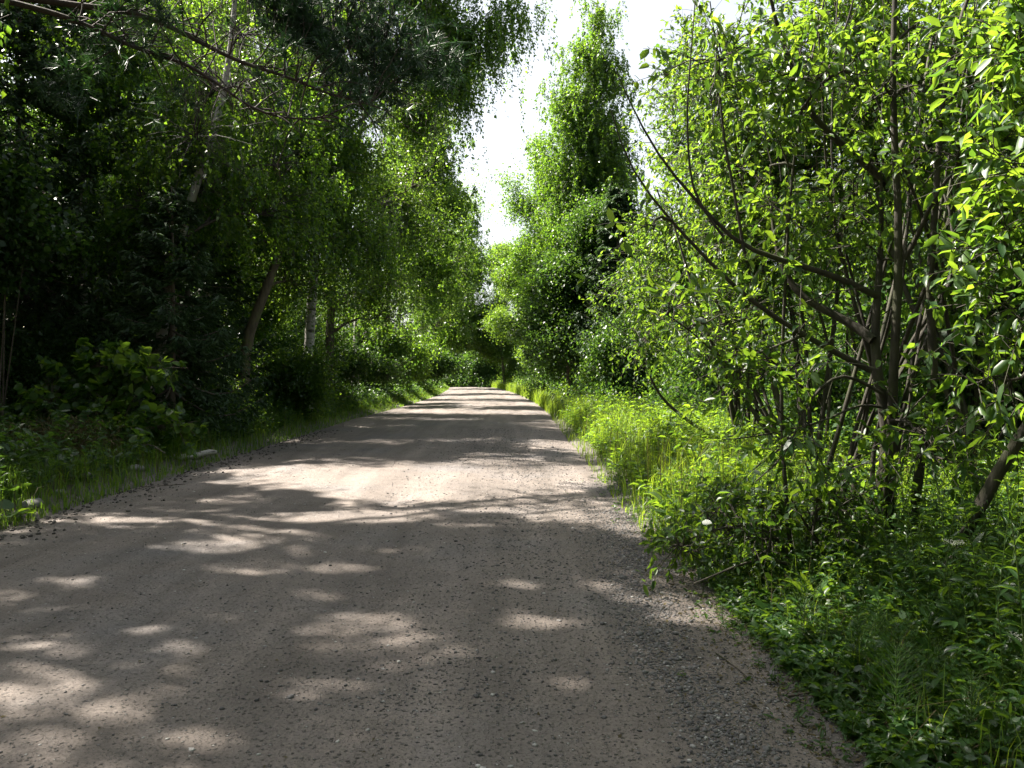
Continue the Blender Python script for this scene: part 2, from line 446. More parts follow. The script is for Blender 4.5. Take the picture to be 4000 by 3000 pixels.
def resample(pts, n):
    pts = np.asarray(pts, float)
    d = np.concatenate([[0], np.cumsum(np.linalg.norm(np.diff(pts, axis=0), axis=1))])
    s = np.linspace(0, d[-1], n)
    # smooth the corners a little
    q = np.stack([np.interp(s, d, pts[:, k]) for k in range(3)], -1)
    for _ in range(2):
        q[1:-1] = .25 * q[:-2] + .5 * q[1:-1] + .25 * q[2:]
    return q

def broad(seed, trunk, r0, blobs, ncl, lpc, leaf, spread=.32, droop=0.0, nlimb=14, tm=LEAF4, wr=.62, keep=True, zb=None,
          twigs=0, gap=-.25, extra=(), k=7, shell=.5, up=.8, limb_r=.5, dens=2.1):
    """a leafy tree: trunk and limbs in one mesh, leaves in another; world coordinates"""
    rg = rng_(seed)
    w, c, w2 = MB(), MB(), MB()
    ncl = int(ncl * dens); lpc = int(lpc * (1 if twigs else dens * .8))
    trunk = resample(trunk, 16)
    tr = r0 * (1 - .82 * np.linspace(0, 1, 16)) ; tr[0] *= 1.35
    tubes(w, trunk, tr, 10, tint=1.0)
    skel = [(trunk, tr)]
    for pts, ra, rb in extra:
        q = resample(pts, 14); rr = np.linspace(ra, rb, 14)
        tubes(w, q, rr, 8, tint=.8); skel.append((q, rr))
    # leaf clusters spread through the crown's volume
    vol = np.array([(b[1][0] * b[1][1] * b[1][2]) ** .92 for b in blobs]); vol = vol / vol.sum()
    pts = []
    for (ctr, rr), f in zip(blobs, vol):
        n = int(ncl * f * 1.9) + 4
        d = unit(rg.normal(size=(n, 3))) * (rg.random((n, 1)) ** shell)
        d = d * (1 + .42 * wob(unit(d), 2.6, seed + len(pts)))[:, None] * rg.gamma(14, 1 / 14, (n, 1))
        q = np.asarray(ctr) + d * np.asarray(rr)
        pts.append(q[wob(q, 1.7, seed) > gap])
    pts = np.concatenate(pts); rg.shuffle(pts); pts = pts[:ncl]
    pts = pts[pts[:, 2] > (gz(pts[:, 0], pts[:, 1]) + .05)]
    # limbs towards groups of clusters
    cen = pts[rg.choice(len(pts), min(nlimb, len(pts)), replace=False)].copy()
    for _ in range(4):
        a = np.argmin(((pts[:, None] - cen[None]) ** 2).sum(-1), 1)
        for i in range(len(cen)):
            if (a == i).any(): cen[i] = pts[a == i].mean(0)
    allsk = np.concatenate([s[0] for s in skel]); allr = np.concatenate([s[1] for s in skel])
    zmin = zb if zb is not None else trunk[0, 2] + .15 * (trunk[-1, 2] - trunk[0, 2])
    sub_p, sub_r = [], []
    for i, ce in enumerate(cen):
        hd = np.linalg.norm(allsk[:, :2] - ce[:2], axis=1)
        cost = hd * 1.0 + np.abs(allsk[:, 2] - (ce[2] - .55 * hd * up)) * 1.2 + (allsk[:, 2] < zmin) * 50
        j = int(np.argmin(cost))
        st = allsk[j]
        lim = curve(st, st + (ce - st) * .92, 9, .10, rg, .10)
        lr = np.linspace(max(allr[j] * limb_r, .012), .008, 9)
        tubes(w2, lim, lr, 6, tint=.3)
        for q in pts[a == i]:
            jj = int(np.argmin(((lim[3:] - q) ** 2).sum(1))) + 2
            sub_p.append(curve(lim[jj], q, 5, .06, rg, .12)); sub_r.append(np.linspace(min(lr[jj] * .7, .016), .003, 5))
    sub_p, sub_r = np.array(sub_p), np.array(sub_r)
    tubes(w2, sub_p, sub_r, 4, tint=0.0)
    # leaves
    tip = sub_p[:, -1]; back = sub_p[:, 2]
    n = len(tip)
    if twigs:
        m = n * twigs
        b0 = np.repeat(tip, twigs, 0) + (np.repeat(back, twigs, 0) - np.repeat(tip, twigs, 0)) * rg.random((m, 1)) * .9
        dr = unit(unit(np.repeat(tip - back, twigs, 0)) * .6 + rg.normal(size=(m, 3)) * .7 + np.array([0, 0, .25 - droop]))
        ln = spread * (0.7 + rg.random((m, 1)) * 1.1)
        t = np.linspace(0, 1, 5)[None, :, None]
        tw = b0[:, None] + dr[:, None] * ln[:, None] * t + np.array([0, 0, -.22]) * ln[:, None] * t ** 2
        tubes(w2, tw, np.broadcast_to(np.linspace(.0035, .0015, 5), (m, 5)), 3)
        s = rg.random((m, lpc)) ** .7 * .95 + .05
        i0 = np.clip((s * 4).astype(int), 0, 3); fr = (s * 4 - i0)[..., None]
        ii = np.arange(m)[:, None]
        pos = (tw[ii, i0] * (1 - fr) + tw[ii, i0 + 1] * fr).reshape(-1, 3)
        tan = np.repeat(unit(tw[:, -1] - tw[:, 0]), lpc, 0)
    else:
        s = rg.random((n, lpc, 1))
        pos = tip[:, None] * (1 - s * .8) + back[:, None] * s * .8 + rg.normal(size=(n, lpc, 3)) * spread * np.array([1, 1, .75])
        if droop:      # leaves strung along hanging twigs
            ns = 5
            k_ = rg.integers(0, ns, (n, lpc)); ii = np.arange(n)[:, None]
            so = tip[:, None] + rg.normal(size=(n, ns, 3)) * spread * np.array([.8, .8, .5])
            sl = droop * rg.gamma(3, 1.0, (n, ns)); sw = rg.normal(size=(n, ns, 2)) * .18
            u_ = rg.random((n, lpc))
            tt = np.array([0, .5, 1.0])
            hp_ = np.repeat(so[:, :, None], 3, 2); hp_[..., :2] += sw[:, :, None] * (tt[:, None] * sl[:, :, None, None]); hp_[..., 2] -= tt * sl[..., None]
            hp_ = hp_.reshape(-1, 3, 3)
            tubes(w2, hp_, np.broadcast_to(np.array([.0025, .002, .0015]), (len(hp_), 3)), 3, tint=0.0)
            pos = so[ii, k_] + rg.normal(size=(n, lpc, 3)) * .035
            pos[..., :2] += sw[ii, k_] * (u_ * sl[ii, k_])[..., None]
            pos[..., 2] -= u_ * sl[ii, k_]
        pos = pos.reshape(-1, 3)
        tan = np.repeat(unit(tip - back), lpc, 0)
    if keep:
        kk = shade_keep(pos, rg); pos, tan = pos[kk], tan[kk]
    kk = pos[:, 2] > gz(pos[:, 0], pos[:, 1]) + .02
    pos, tan = pos[kk], tan[kk]
    N_ = len(pos)
    ax = unit(tan * .5 + rg.normal(size=(N_, 3)) * .75 + np.array([0, 0, -.35 - .5 * (droop > 0)]))
    nr = unit(rg.normal(size=(N_, 3)) * .55 + np.array([0, 0, 1.0]) - .25 * tan)
    leaves(c, tm, pos, ax, nr, leaf * np.clip(rg.normal(.95, .27, N_), .4, 1.5), wr, np.clip(rg.normal(.48, .36, N_), 0, 1))
    return w, c, w2

def plant_tree(name, label, cat, wc, base, bark, leafm, group=None, parts=('trunk', 'crown')):
    r = thing(name, label, cat, base, group)
    off = np.array([float(b) for b in base], np.float32)
    for mb in wc: mb.v = [v - off for v in mb.v]
    w, c = wc[:2]
    t = w.build(parts[0], M[bark], r, smooth=True)
    if len(wc) > 2: wc[2].build('branches', M[bark], t, smooth=True)
    c.build(parts[1], M[leafm], r)
    return r

def spruce(seed, base, H, Rb, z0, keep=True, dens=1.0, shoot=.15, top=1.0):
    rg = rng_(seed)
    w, c = MB(), MB()
    base = np.asarray(base, float)
    tz = np.linspace(0, H, 14)
    tp = base + np.stack([.04 * np.sin(tz * .5 + seed), .04 * np.cos(tz * .4), tz], -1)
    tr = (.012 + .016 * H * (1 - tz / H) ** .9) * .8
    tr[0] *= 1.3
    tubes(w, tp, tr, 10)
    nb = int((H - z0) * 15 * dens)
    z = z0 + (H - z0) * np.linspace(0, .985, nb) + rg.normal(size=nb) * .1
    z = np.clip(z, z0, H * .99)
    az = np.arange(nb) * 2.4 + rg.normal(size=nb) * .3
    f = (z - z0) / (H - z0)
    L = Rb * (1 - f) ** .75 * rg.uniform(.65, 1.1, nb) * np.where(f < .08, .75, 1) + .12
    t = np.linspace(0, 1, 7)[None]
    out = L[:, None] * t
    dz = L[:, None] * ((-.30 + .5 * f[:, None]) * t - .22 * np.sin(t * np.pi) * (1 - f[:, None]) + .16 * t ** 3)
    hv = np.stack([np.cos(az), np.sin(az)], -1)
    bp = np.zeros((nb, 7, 3))
    bp[..., :2] = base[:2] + hv[:, None] * out[..., None]
    bp[..., 2] = base[2] + z[:, None] + dz
    bp += rg.normal(size=bp.shape) * .02 * t[..., None]
    tubes(w, bp, np.linspace(.02, .004, 7)[None] * (.4 + L[:, None] / Rb), 4)
    nl = 26
    s = (np.arange(nl) + .8) / nl
    s = np.clip(s[None] * .88 + .12 + rg.normal(size=(nb, nl)) * .02, .08, .99)
    i0 = np.clip((s * 6).astype(int), 0, 5); fr = (s * 6 - i0)[..., None]
    ii = np.arange(nb)[:, None]
    lp = (bp[ii, i0] * (1 - fr) + bp[ii, i0 + 1] * fr)
    sgn = np.where(np.arange(nl) % 2 == 0, 1, -1)[None, :, None]
    perp = np.stack([-hv[:, 1], hv[:, 0], 0 * az], -1)[:, None]
    fw = np.concatenate([hv, np.zeros((nb, 1))], 1)[:, None]
    ld = unit(perp * sgn + fw * .9 + rg.normal(size=(nb, nl, 3)) * .2 + np.array([0, 0, -.75]) * (1 - f)[:, None, None])
    ll = (.10 + .36 * L[:, None] * (1.08 - s)) * rg.uniform(.7, 1.2, (nb, nl))
    ll = np.minimum(ll, .75)
    ns = 9
    u = np.linspace(.08, 1, ns)
    sp = lp[:, :, None] + ld[:, :, None] * (ll[..., None] * u)[..., None] + np.array([0, 0, -.25]) * (ll[..., None] * u ** 2)[..., None]
    g2 = np.where(np.arange(ns) % 2 == 0, 1, -1)[None, None, :, None]
    sd = unit(np.cross(ld, np.array([0, 0, 1.0])))[:, :, None] * g2 * .75 + ld[:, :, None]
    sd = unit(sd + rg.normal(size=sd.shape) * .22 + np.array([0, 0, -.15]))
    pos = sp.reshape(-1, 3); ax = sd.reshape(-1, 3)
    if keep:
        kk = shade_keep(pos, rg); pos, ax = pos[kk], ax[kk]
    n = len(pos)
    nr = unit(rg.normal(size=(n, 3)) * .5 + np.array([0, 0, 1.0]))
    tint = np.clip(rg.normal(.45, .25, n), 0, 1)
    leaves(c, LEAF4, pos, ax, nr, shoot * rg.uniform(.9, 1.6, n), .27, tint)
    nr2 = np.cross(nr, ax)
    leaves(c, LEAF4, pos, ax, nr2, shoot * rg.uniform(.8, 1.4, n), .25, tint)
    return w, c

TUFT = None
def tuft_template():
    rg = rng_(5)
    V, F = [], []
    for i in range(20):
        d = unit(np.array([.75, 0, 0]) + rg.normal(size=3) * .55)
        p = unit(np.cross(d, rg.normal(size=3))) * .040
        o = np.array([rg.uniform(0, .5), 0, 0])
        b = len(V); V += [o - p, o + p, o + d]; F.append([b, b + 1, b + 2])
    return (np.array(V), F, None)
TUFT = tuft_template()

def XY(px, d): return (px - CX) / FPX * d
def base_at(x, y): return np.array([x, y, float(gz(x, y))])

# ------------------------------------------------------------------ left side: trees at the road
def B(px, py, d, rx, ry, rz_): return (P(px, py, d), (rx, ry, rz_))
LEFT_GROUP = "roadside trees left of the road"

# big spruce whose bare foot shows at the left border
b = base_at(-10.8, 17.4)
plant_tree('spruce_tree', 'big dark spruce with a bare grey trunk foot at the left border', 'tree',
           spruce(11, b, 13.2, 3.9, 2.6, dens=1.15), b, 'spruce_bark', 'spruce_leaf', LEFT_GROUP)
b = base_at(-6.65, 15.4)
plant_tree('spruce_tree', 'young bushy spruce with drooping boughs standing before the crooked birch', 'tree',
           spruce(12, b, 5.0, 1.75, .5, shoot=.12), b, 'spruce_bark', 'spruce_leaf', LEFT_GROUP)
b = base_at(-11.2, 13.2)
plant_tree('spruce_tree', 'tall dark spruce with hanging boughs filling the upper left corner', 'tree',
           spruce(13, b, 12.5, 3.3, 4.2), b, 'spruce_bark', 'spruce_leaf', LEFT_GROUP)

b = base_at(-8.3, 20.2)
plant_tree('spruce_tree', 'dark spruce with drooping boughs beside the leaning mossy trunk', 'tree',
           spruce(14, b, 7.5, 2.3, .9, shoot=.13), b, 'spruce_bark', 'spruce_leaf', LEFT_GROUP)
# birch with a crooked white trunk
b = base_at(-7.25, 16)
plant_tree('birch_tree', 'birch with a crooked white trunk leaning out between dark spruces', 'tree',
           broad(21, [b, P(340, 730, 16), P(372, 610, 16), P(388, 540, 16), P(398, 470, 16), P(432, 370, 16.1), P(470, 310, 16.2), P(500, 150, 16.3), P(520, -60, 16.4), P(530, -300, 16.5)], .125,
                 [B(430, 330, 16.4, 2.0, 1.8, 1.5), B(560, 180, 17, 1.9, 1.8, 1.5), B(380, 90, 16.6, 2.0, 1.6, 1.6), B(600, 400, 17.5, 1.5, 1.5, 1.3), B(300, 480, 16.5, 1.2, 1.2, 1.0), B(480, -80, 16.8, 2.2, 2, 1.5), B(500, 170, 15.2, 1.0, .7, 1.0), B(480, 30, 15.2, 1.0, .7, .9), B(430, 300, 15.3, .8, .6, .6)],
                 330, 95, .085, droop=.16, zb=3), b, 'birch_bark', 'birch_leaf', LEFT_GROUP)
b = base_at(-9.9, 18.2)
plant_tree('birch_tree', 'slim straight birch with a thin white stem, nearest the left border above the spruce boughs', 'tree',
           broad(22, [b, P(184, 500, 18.2), P(186, 240, 18.2), P(180, 100, 18.2), P(178, -100, 18.2), P(176, -420, 18.2)], .10,
                 [B(260, 150, 18.6, 1.7, 1.6, 1.6), B(150, 60, 18.8, 1.6, 1.4, 1.5), B(230, -150, 18.4, 2, 1.8, 1.8), B(320, 330, 19, 1.5, 1.4, 1.2)],
                 230, 95, .085, droop=.15, zb=4), b, 'birch_bark', 'birch_leaf', LEFT_GROUP)
b = base_at(-6.9, 20.5)
plant_tree('aspen_tree', 'leafy tree with a leaning mossy trunk, lit along its left edge', 'tree',
           broad(23, [b, P(522, 750, 20.5), P(545, 700, 20.5), P(566, 650, 20.5), P(610, 540, 20.6), P(640, 400, 20.8), P(660, 200, 21)], .17,
                 [B(620, 520, 21, 2.1, 1.8, 1.6), B(720, 380, 21.5, 2.1, 2, 1.7), B(560, 300, 20.8, 1.9, 1.8, 1.6), B(660, 640, 21, 1.5, 1.4, 1.0), B(680, 180, 22, 2, 1.8, 1.5)],
                 340, 90, .088, zb=2.5), b, 'moss_bark', 'broad_leaf', LEFT_GROUP)
b = base_at(-5.9, 22.5)
plant_tree('birch_tree', 'tall birch hanging leafy strands over the road from the left', 'tree',
           broad(24, [b, P(670, 700, 22.5), P(690, 450, 22.6), P(710, 200, 22.7), P(735, -20, 22.8), P(760, -260, 23)], .16,
                 [B(700, 250, 23, 1.9, 1.8, 1.8), B(830, 60, 23, 2.0, 1.8, 1.5), B(960, 40, 22.6, 1.3, 1.0, 1.0), B(1090, 10, 22.3, 1.0, .8, .9), B(1020, -60, 22.5, 1.3, 1, .8), B(1010, 60, 22.4, .9, .8, .7), B(770, 450, 23.6, 1.8, 1.8, 1.6), B(900, -120, 23, 2.4, 2, 1.4), B(960, 160, 22.6, 1.0, .8, .9), B(1000, 210, 22.4, .6, .6, .7)],
                 600, 105, .085, droop=.34, zb=3.5,
                 extra=[([P(705, 330, 22.7), P(820, 230, 22.7), P(930, 160, 22.6), P(1000, 90, 22.5), P(1070, 20, 22.4)], .06, .015)]), b, 'birch_bark', 'birch_leaf', LEFT_GROUP)
b = base_at(-6.3, 27)
plant_tree('maple_tree', 'broad tree with bright lobed sprays reaching out beneath the hanging birch strands', 'tree',
           broad(25, [b, P(715, 650, 27), P(740, 450, 27.2), P(790, 250, 27.4), P(830, 80, 27.6)], .17,
                 [B(900, 240, 28, 1.6, 1.6, 1.7), B(985, 200, 27.4, .9, .9, .9), B(850, 430, 28, 2.0, 1.8, 2.0), B(800, 620, 27.4, 1.9, 1.6, 1.7), B(930, 330, 27.6, 1.3, 1.2, 1.2), B(1000, 130, 27.3, .7, .7, .7)],
                 360, 85, .095, zb=2.2), b, 'bark', 'broad_leaf', LEFT_GROUP)
b = base_at(-6.6, 33)
plant_tree('birch_tree', 'full round birch at mid distance left of the road, its crown reaching low', 'tree',
           broad(26, [b, P(775, 600, 33.2), P(800, 420, 33.4), P(850, 230, 33.8)], .17,
                 [B(900, 350, 34, 1.7, 1.8, 1.9), B(935, 470, 34, 1.5, 1.7, 2.0), B(880, 590, 34, 2.0, 1.8, 1.9), B(840, 720, 33, 1.6, 1.5, 1.3), B(930, 270, 34, .9, 1, 1)],
                 420, 85, .095, droop=.10, zb=2), b, 'birch_bark', 'birch_leaf', LEFT_GROUP)
b = base_at(-6.6, 40.5)
plant_tree('alder_tree', 'dense green alder left of the road, standing before the far bend with dark low branches', 'tree',
           broad(27, [b, P(840, 600, 41), P(860, 450, 41.5), P(900, 330, 42)], .18,
                 [B(955, 430, 42, 1.5, 1.8, 1.8), B(985, 520, 42, 1.2, 1.6, 1.8), B(930, 630, 42, 2.0, 1.8, 2.0), B(890, 520, 42, 1.8, 1.8, 2.2), B(880, 740, 41, 1.6, 1.4, 1.2)],
                 360, 80, .10, zb=2), b, 'bark', 'broad_leaf', LEFT_GROUP)
b = base_at(-7.6, 50)
plant_tree('birch_tree', 'far birch with a ragged crown edge against the white sky, left of the road', 'tree',
           broad(28, [b, P(870, 600, 51), P(890, 480, 52), P(930, 380, 52)], .18,
                 [B(1000, 500, 52, 1.1, 1.6, 1.8), B(1005, 590, 52, 1.2, 1.8, 2.0), B(960, 690, 51, 2.2, 1.8, 1.8), B(950, 560, 52, 2.0, 1.8, 2.2), B(980, 440, 52, 1.0, 1.2, 1.2)],
                 400, 75, .11, droop=.10, zb=2), b, 'birch_bark', 'birch_leaf', LEFT_GROUP)
b = base_at(-8.2, 61)
plant_tree('maple_tree', 'farthest leafy tree on the left, its branches arching over the bend of the road', 'tree',
           broad(29, [b, P(900, 680, 62), P(930, 580, 63), P(960, 520, 64)], .2,
                 [B(1018, 590, 64, 1.3, 1.8, 1.8), B(1000, 680, 64, 2.0, 1.8, 1.8), B(950, 660, 63, 2.2, 2, 2.4), B(1000, 740, 62, 1.5, 1.5, .8), B(1040, 610, 64, .7, 1, 1), B(900, 600, 63, 2.6, 2, 2.6), B(960, 560, 65, 2.2, 2, 2.2), B(1020, 740, 66, 1.5, 1.5, 1.0)],
                 480, 80, .13, zb=2), b, 'bark', 'broad_leaf', LEFT_GROUP)

b = base_at(-8.6, 22)
plant_tree('birch_tree', 'leafy birch between the slim white stem and the leaning birch, crown high above', 'tree',
           broad(30, [b, b + [.1, 0, 5], b + [.3, 0, 9], b + [.2, 0, 14]], .14,
                 [B(380, 200, 22, 2.2, 1.6, 1.6), B(500, 60, 22.5, 2.4, 1.8, 1.6), B(300, 20, 22, 2.2, 1.6, 1.5), B(420, 420, 22, 2.0, 1.5, 1.4), B(600, 230, 23, 1.8, 1.5, 1.4), B(250, 380, 22, 1.7, 1.4, 1.3), B(640, 20, 23, 1.8, 1.4, 1.3)],
                 420, 100, .09, droop=.16, zb=3), b, 'birch_bark', 'birch_leaf', LEFT_GROUP)
b = base_at(-10.5, 26)
plant_tree('aspen_tree', 'tall leafy tree filling the gaps behind the crooked white birch', 'tree',
           broad(38, [b, b + [.1, 0, 5], b + [.3, 0, 9], b + [.2, 0, 15]], .16,
                 [B(450, 300, 27, 2.6, 2, 2), B(330, 100, 27, 2.8, 2, 2.2), B(560, 120, 27, 2.4, 2, 2.2), B(480, 520, 27, 2.4, 1.8, 1.6), B(430, -20, 27, 2.6, 2, 1.8), B(200, 300, 27, 2.4, 2, 2.2)],
                 420, 95, .11, zb=3), b, 'bark', 'broad_leaf', LEFT_GROUP)

# pine whose trunk stands beside the photo, with long limbs across the top left
def pine():
    rg = rng_(41)
    w, c = MB(), MB()
    b = base_at(-8.3, 10.6)
    tubes(w, resample([b, b + [.1, 0, 6], b + [.0, .1, 10], b + [.2, .2, 16]], 14), np.linspace(.2, .05, 14), 10)
    L1 = [b + [.1, 0, 6.6], P(-60, -5, 10.8), P(80, 4, 11), P(168, 18, 11.1), P(245, 26, 11.2), P(298, 33, 11.3), P(357, 56, 11.4), P(402, 77, 11.5), P(438, 98, 11.6), P(525, 140, 11.8), P(630, 172, 12), P(700, 203, 12.2), P(800, 230, 12.4)]
    L2 = [b + [.1, 0, 6.3], P(-60, -10, 10.7), P(53, 16, 10.8), P(140, 39, 10.8), P(210, 67, 10.9), P(298, 109, 11), P(350, 124, 11), P(413, 144, 11.1), P(490, 196, 11.2), P(546, 238, 11.3), P(613, 259, 11.4), P(700, 261, 11.6), P(735, 240, 11.7)]
    L3 = [b + [.1, .1, 8.6], P(300, -160, 12), P(520, -60, 12.5), P(620, 30, 12.8), P(740, 80, 13), P(880, 115, 13.3), P(990, 130, 13.5)]
    L4 = [b + [.1, .1, 9.2], P(450, -260, 12.5), P(600, -150, 13), P(740, -40, 13.2), P(800, 90, 13.4), P(840, 190, 13.5)]
    lims = []
    for l, r1, r2 in ((L1, .062, .012), (L2, .052, .010), (L3, .06, .012), (L4, .05, .01)):
        q = resample(l, 40); tubes(w, q, np.linspace(r1, r2, 40), 7); lims.append(q)
    tips, back = [], []
    def fan(q, i, tgt, tuft=True):
        sp = curve(q[i], tgt, 6, .08, rg, .16); tubes(w, sp, np.linspace(.014, .004, 6), 4)
        if tuft: tips.append(sp[-1]); back.append(sp[3])
        return sp
    # sparse bare and needled side twigs on the two long limbs
    for q in lims[:2]:
        for i in range(14, 39):
            for _ in range(2):
                d = unit(np.array([.7, .1, 0]) + rg.normal(size=3) * .8) * rg.uniform(.35, 1.1)
                fan(q, i, q[i] + d, rg.random() < (.25 if i < 30 else .6))
    blobs = [B(770, 100, 13, 1.6, 1.2, .8), B(640, 50, 12.7, 1.1, .9, .5), B(930, 130, 13.4, .55, .5, .28), B(830, 190, 13.3, .7, .6, .4), B(700, -80, 13, 1.8, 1.4, .7), B(450, -200, 12.5, 2, 1.5, .8)]
    nn = [190, 90, 40, 70, 150, 110]
    main = np.concatenate(lims[2:] + [lims[0][30:]])
    for (ct, rr), n in zip(blobs, nn):
        for _ in range(n):
            p = ct + unit(rg.normal(size=3)) * rg.random() ** .45 * np.array(rr)
            j = int(np.argmin(((main - p) ** 2).sum(1) + (main[:, 0] > p[0]) * .6))
            sp = curve(main[j], p, 6, .05, rg, .14); tubes(w, sp, np.linspace(.012, .004, 6), 4)
            tips.append(sp[-1]); back.append(sp[3])
    # crown high above, out of the picture but shading the road
    up_c = np.array([b[0] + 2.6, b[1] - .6, 11.2])
    for _ in range(190):
        p = up_c + unit(rg.normal(size=3)) * rg.random() ** .45 * np.array([3.2, 2.6, 2.6])
        st = b + np.array([.1, .1, max(7, p[2] - 1.2)])
        sp = curve(st, p, 6, .05, rg, .1); tubes(w, sp, np.linspace(.03, .004, 6), 4)
        tips.append(sp[-1]); back.append(sp[3])
    tips, back = np.array(tips), np.array(back)
    m = 40
    s = rg.random((len(tips), m, 1))
    pos = (tips[:, None] * (1 - s * .6) + back[:, None] * s * .6 + rg.normal(size=(len(tips), m, 3)) * .17).reshape(-1, 3)
    ax = unit(np.repeat(unit(tips - back), m, 0) + rg.normal(size=pos.shape) * .6 + np.array([0, 0, .2]))
    kk = shade_keep(pos, rg); pos, ax = pos[kk], ax[kk]
    leaves(c, TUFT, pos, ax, rg.normal(size=pos.shape), rg.uniform(.12, .19, len(pos)), 1.0, np.clip(rg.normal(.45, .25, len(pos)), 0, 1))
    return w, c, b
w, c, b = pine()
plant_tree('pine_tree', 'pine sending two long bare limbs and dark needle tufts across the upper left', 'tree', (w, c), b, 'pine_bark', 'pine_leaf', LEFT_GROUP)

# trees standing just outside the picture on the left: they throw the shade on the near road
for sd, x, y, h in ((51, -8.6, 6.9, 13.5), (52, -11.0, 9.6, 14.5), (53, -8.8, 3.4, 13)):
    b = base_at(x, y)
    plant_tree('birch_tree', 'birch beside the near road, left of the view, throwing dappled shade', 'tree',
               broad(sd, [b, b + [.2, 0, h * .4], b + [.5, .1, h * .75], b + [.6, .1, h]], .15,
                     [(b + [1.2, .2, h * .62], (2.6, 2.4, 2.2)), (b + [.8, 0, h * .85], (2.4, 2.2, 2.0)), (b + [2.4, .2, h * .74], (2.0, 1.8, 1.4))],
                     230, 90, .085, droop=.15, zb=5), b, 'birch_bark', 'birch_leaf', 'birches beside the near road')

# ------------------------------------------------------------------ right side: trees at the road
RIGHT_GROUP = "roadside trees right of the road"
b = base_at(3.1, 33.5)
plant_tree('birch_tree', 'tall slender birch with hanging foliage rising above all trees right of the road', 'tree',
           broad(31, [b, P(1262, 700, 33.5), P(1262, 480, 33.5), P(1258, 300, 33.5), P(1272, 150, 33.5), P(1290, 0, 33.5), P(1295, -40, 33.5)], .15,
                 [B(1290, 30, 33.5, .55, .6, 1.0), B(1275, 130, 33.5, .95, .9, 1.2), B(1320, 170, 33.5, .8, .8, 1.1), B(1235, 220, 33.5, 1.0, .9, 1.2), B(1275, 270, 33.5, 1.4, 1.2, 1.3), B(1245, 350, 33.5, 1.5, 1.4, 1.4), B(1310, 360, 33.5, 1.4, 1.3, 1.4), B(1250, 440, 33.5, 1.7, 1.5, 1.4), B(1255, 530, 33.5, 1.8, 1.5, 1.5), B(1350, 500, 33.5, 1.3, 1.2, 1.6)],
                 640, 75, .095, droop=.2, zb=3, up=1.2, keep=False, gap=-.7, spread=.42), b, 'birch_bark', 'birch_leaf', RIGHT_GROUP)
b = base_at(2.7, 42)
plant_tree('aspen_tree', 'loose thin-crowned tree leaning its open branches into the sky gap right of the road', 'tree',
           broad(32, [b, P(1205, 650, 42), P(1190, 500, 42), P(1170, 400, 42), P(1150, 310, 42)], .14,
                 [B(1170, 400, 42, 1.3, 1.3, 1.6), B(1108, 385, 42, .8, .8, .7), B(1135, 470, 42, 1.0, 1.0, 1.1), B(1185, 520, 42, 1.5, 1.4, 2.0), B(1155, 310, 42, .7, .7, .7), B(1180, 640, 42, 1.6, 1.5, 1.4), B(1110, 460, 42, .6, .6, .7), B(1125, 560, 43, 1.3, 1.2, 1.3)],
                 330, 75, .11, zb=3, gap=-.15, keep=False), b, 'bark', 'birch_leaf', RIGHT_GROUP)
b = base_at(3.9, 29)
plant_tree('spruce_tree', 'dark narrow spruce standing just right of the tall birch, half hidden by leaves', 'tree',
           spruce(33, b, 8.3, 1.9, .8, keep=False), b, 'spruce_bark', 'spruce_leaf', RIGHT_GROUP)
b = base_at(2.35, 31)
plant_tree('alder_tree', 'dense dark green tree below the tall birch, with a bare dark trunk foot', 'tree',
           broad(34, [b, P(1228, 800, 31), P(1235, 650, 31), P(1255, 500, 31)], .15,
                 [B(1235, 600, 31, 1.4, 1.3, 1.2), B(1255, 720, 31, 1.8, 1.5, 1.2), B(1290, 500, 31, 1.0, 1.0, 1.0), B(1190, 680, 31, .8, .8, 1.0), B(1320, 640, 31, 1.4, 1.2, 1.5), B(1215, 780, 31, 1.0, .9, .6), B(1180, 780, 32, .8, .8, .6), B(1340, 780, 30, 1.4, 1.2, 1.0)],
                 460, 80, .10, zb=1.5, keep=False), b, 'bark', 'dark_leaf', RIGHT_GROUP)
b = base_at(2.2, 55)
plant_tree('alder_tree', 'sunlit yellow-green tree at the far right of the road, beside the bend', 'tree',
           broad(35, [b, P(1160, 720, 55.5), P(1140, 620, 56), P(1120, 540, 56)], .14,
                 [B(1105, 600, 56, 1.6, 1.6, 1.8), B(1135, 690, 56, 1.9, 1.7, 1.9), B(1090, 550, 57, .9, .9, 1.0), B(1155, 770, 54, 1.5, 1.4, 1.0), B(1080, 700, 57, .9, .9, 1.2), B(1170, 600, 56, 1.4, 1.4, 1.6)],
                 330, 75, .12, zb=1.5, keep=False), b, 'bark', 'willow_leaf', RIGHT_GROUP)
b = base_at(1.9, 49)
plant_tree('pine_tree', 'bare dark pole of a pine beside the far right verge with a small hanging crown', 'tree',
           spruce(36, b, 6.5, 1.3, 2.4), b, 'pine_bark', 'spruce_leaf', RIGHT_GROUP)
b = base_at(-.55, 63)
plant_tree('maple_tree', 'bright lobed-leaf tree with a straight dark trunk where the road bends away', 'tree',
           broad(37, [b, P(1082, 740, 63), P(1082, 660, 63), P(1078, 580, 63)], .13,
                 [B(1065, 650, 64, 1.6, 1.5, 2.2), B(1050, 730, 64, 1.5, 1.4, 1.8), B(1105, 680, 63, 1.5, 1.2, 2.6), B(1075, 580, 64, 1.2, 1, 1.8), B(1090, 760, 64, 1.4, 1.2, 1.2), B(1120, 600, 64, 1.4, 1.2, 2.0)],
                 360, 75, .13, zb=2, keep=False, gap=.02), b, 'bark', 'birch_leaf', RIGHT_GROUP)

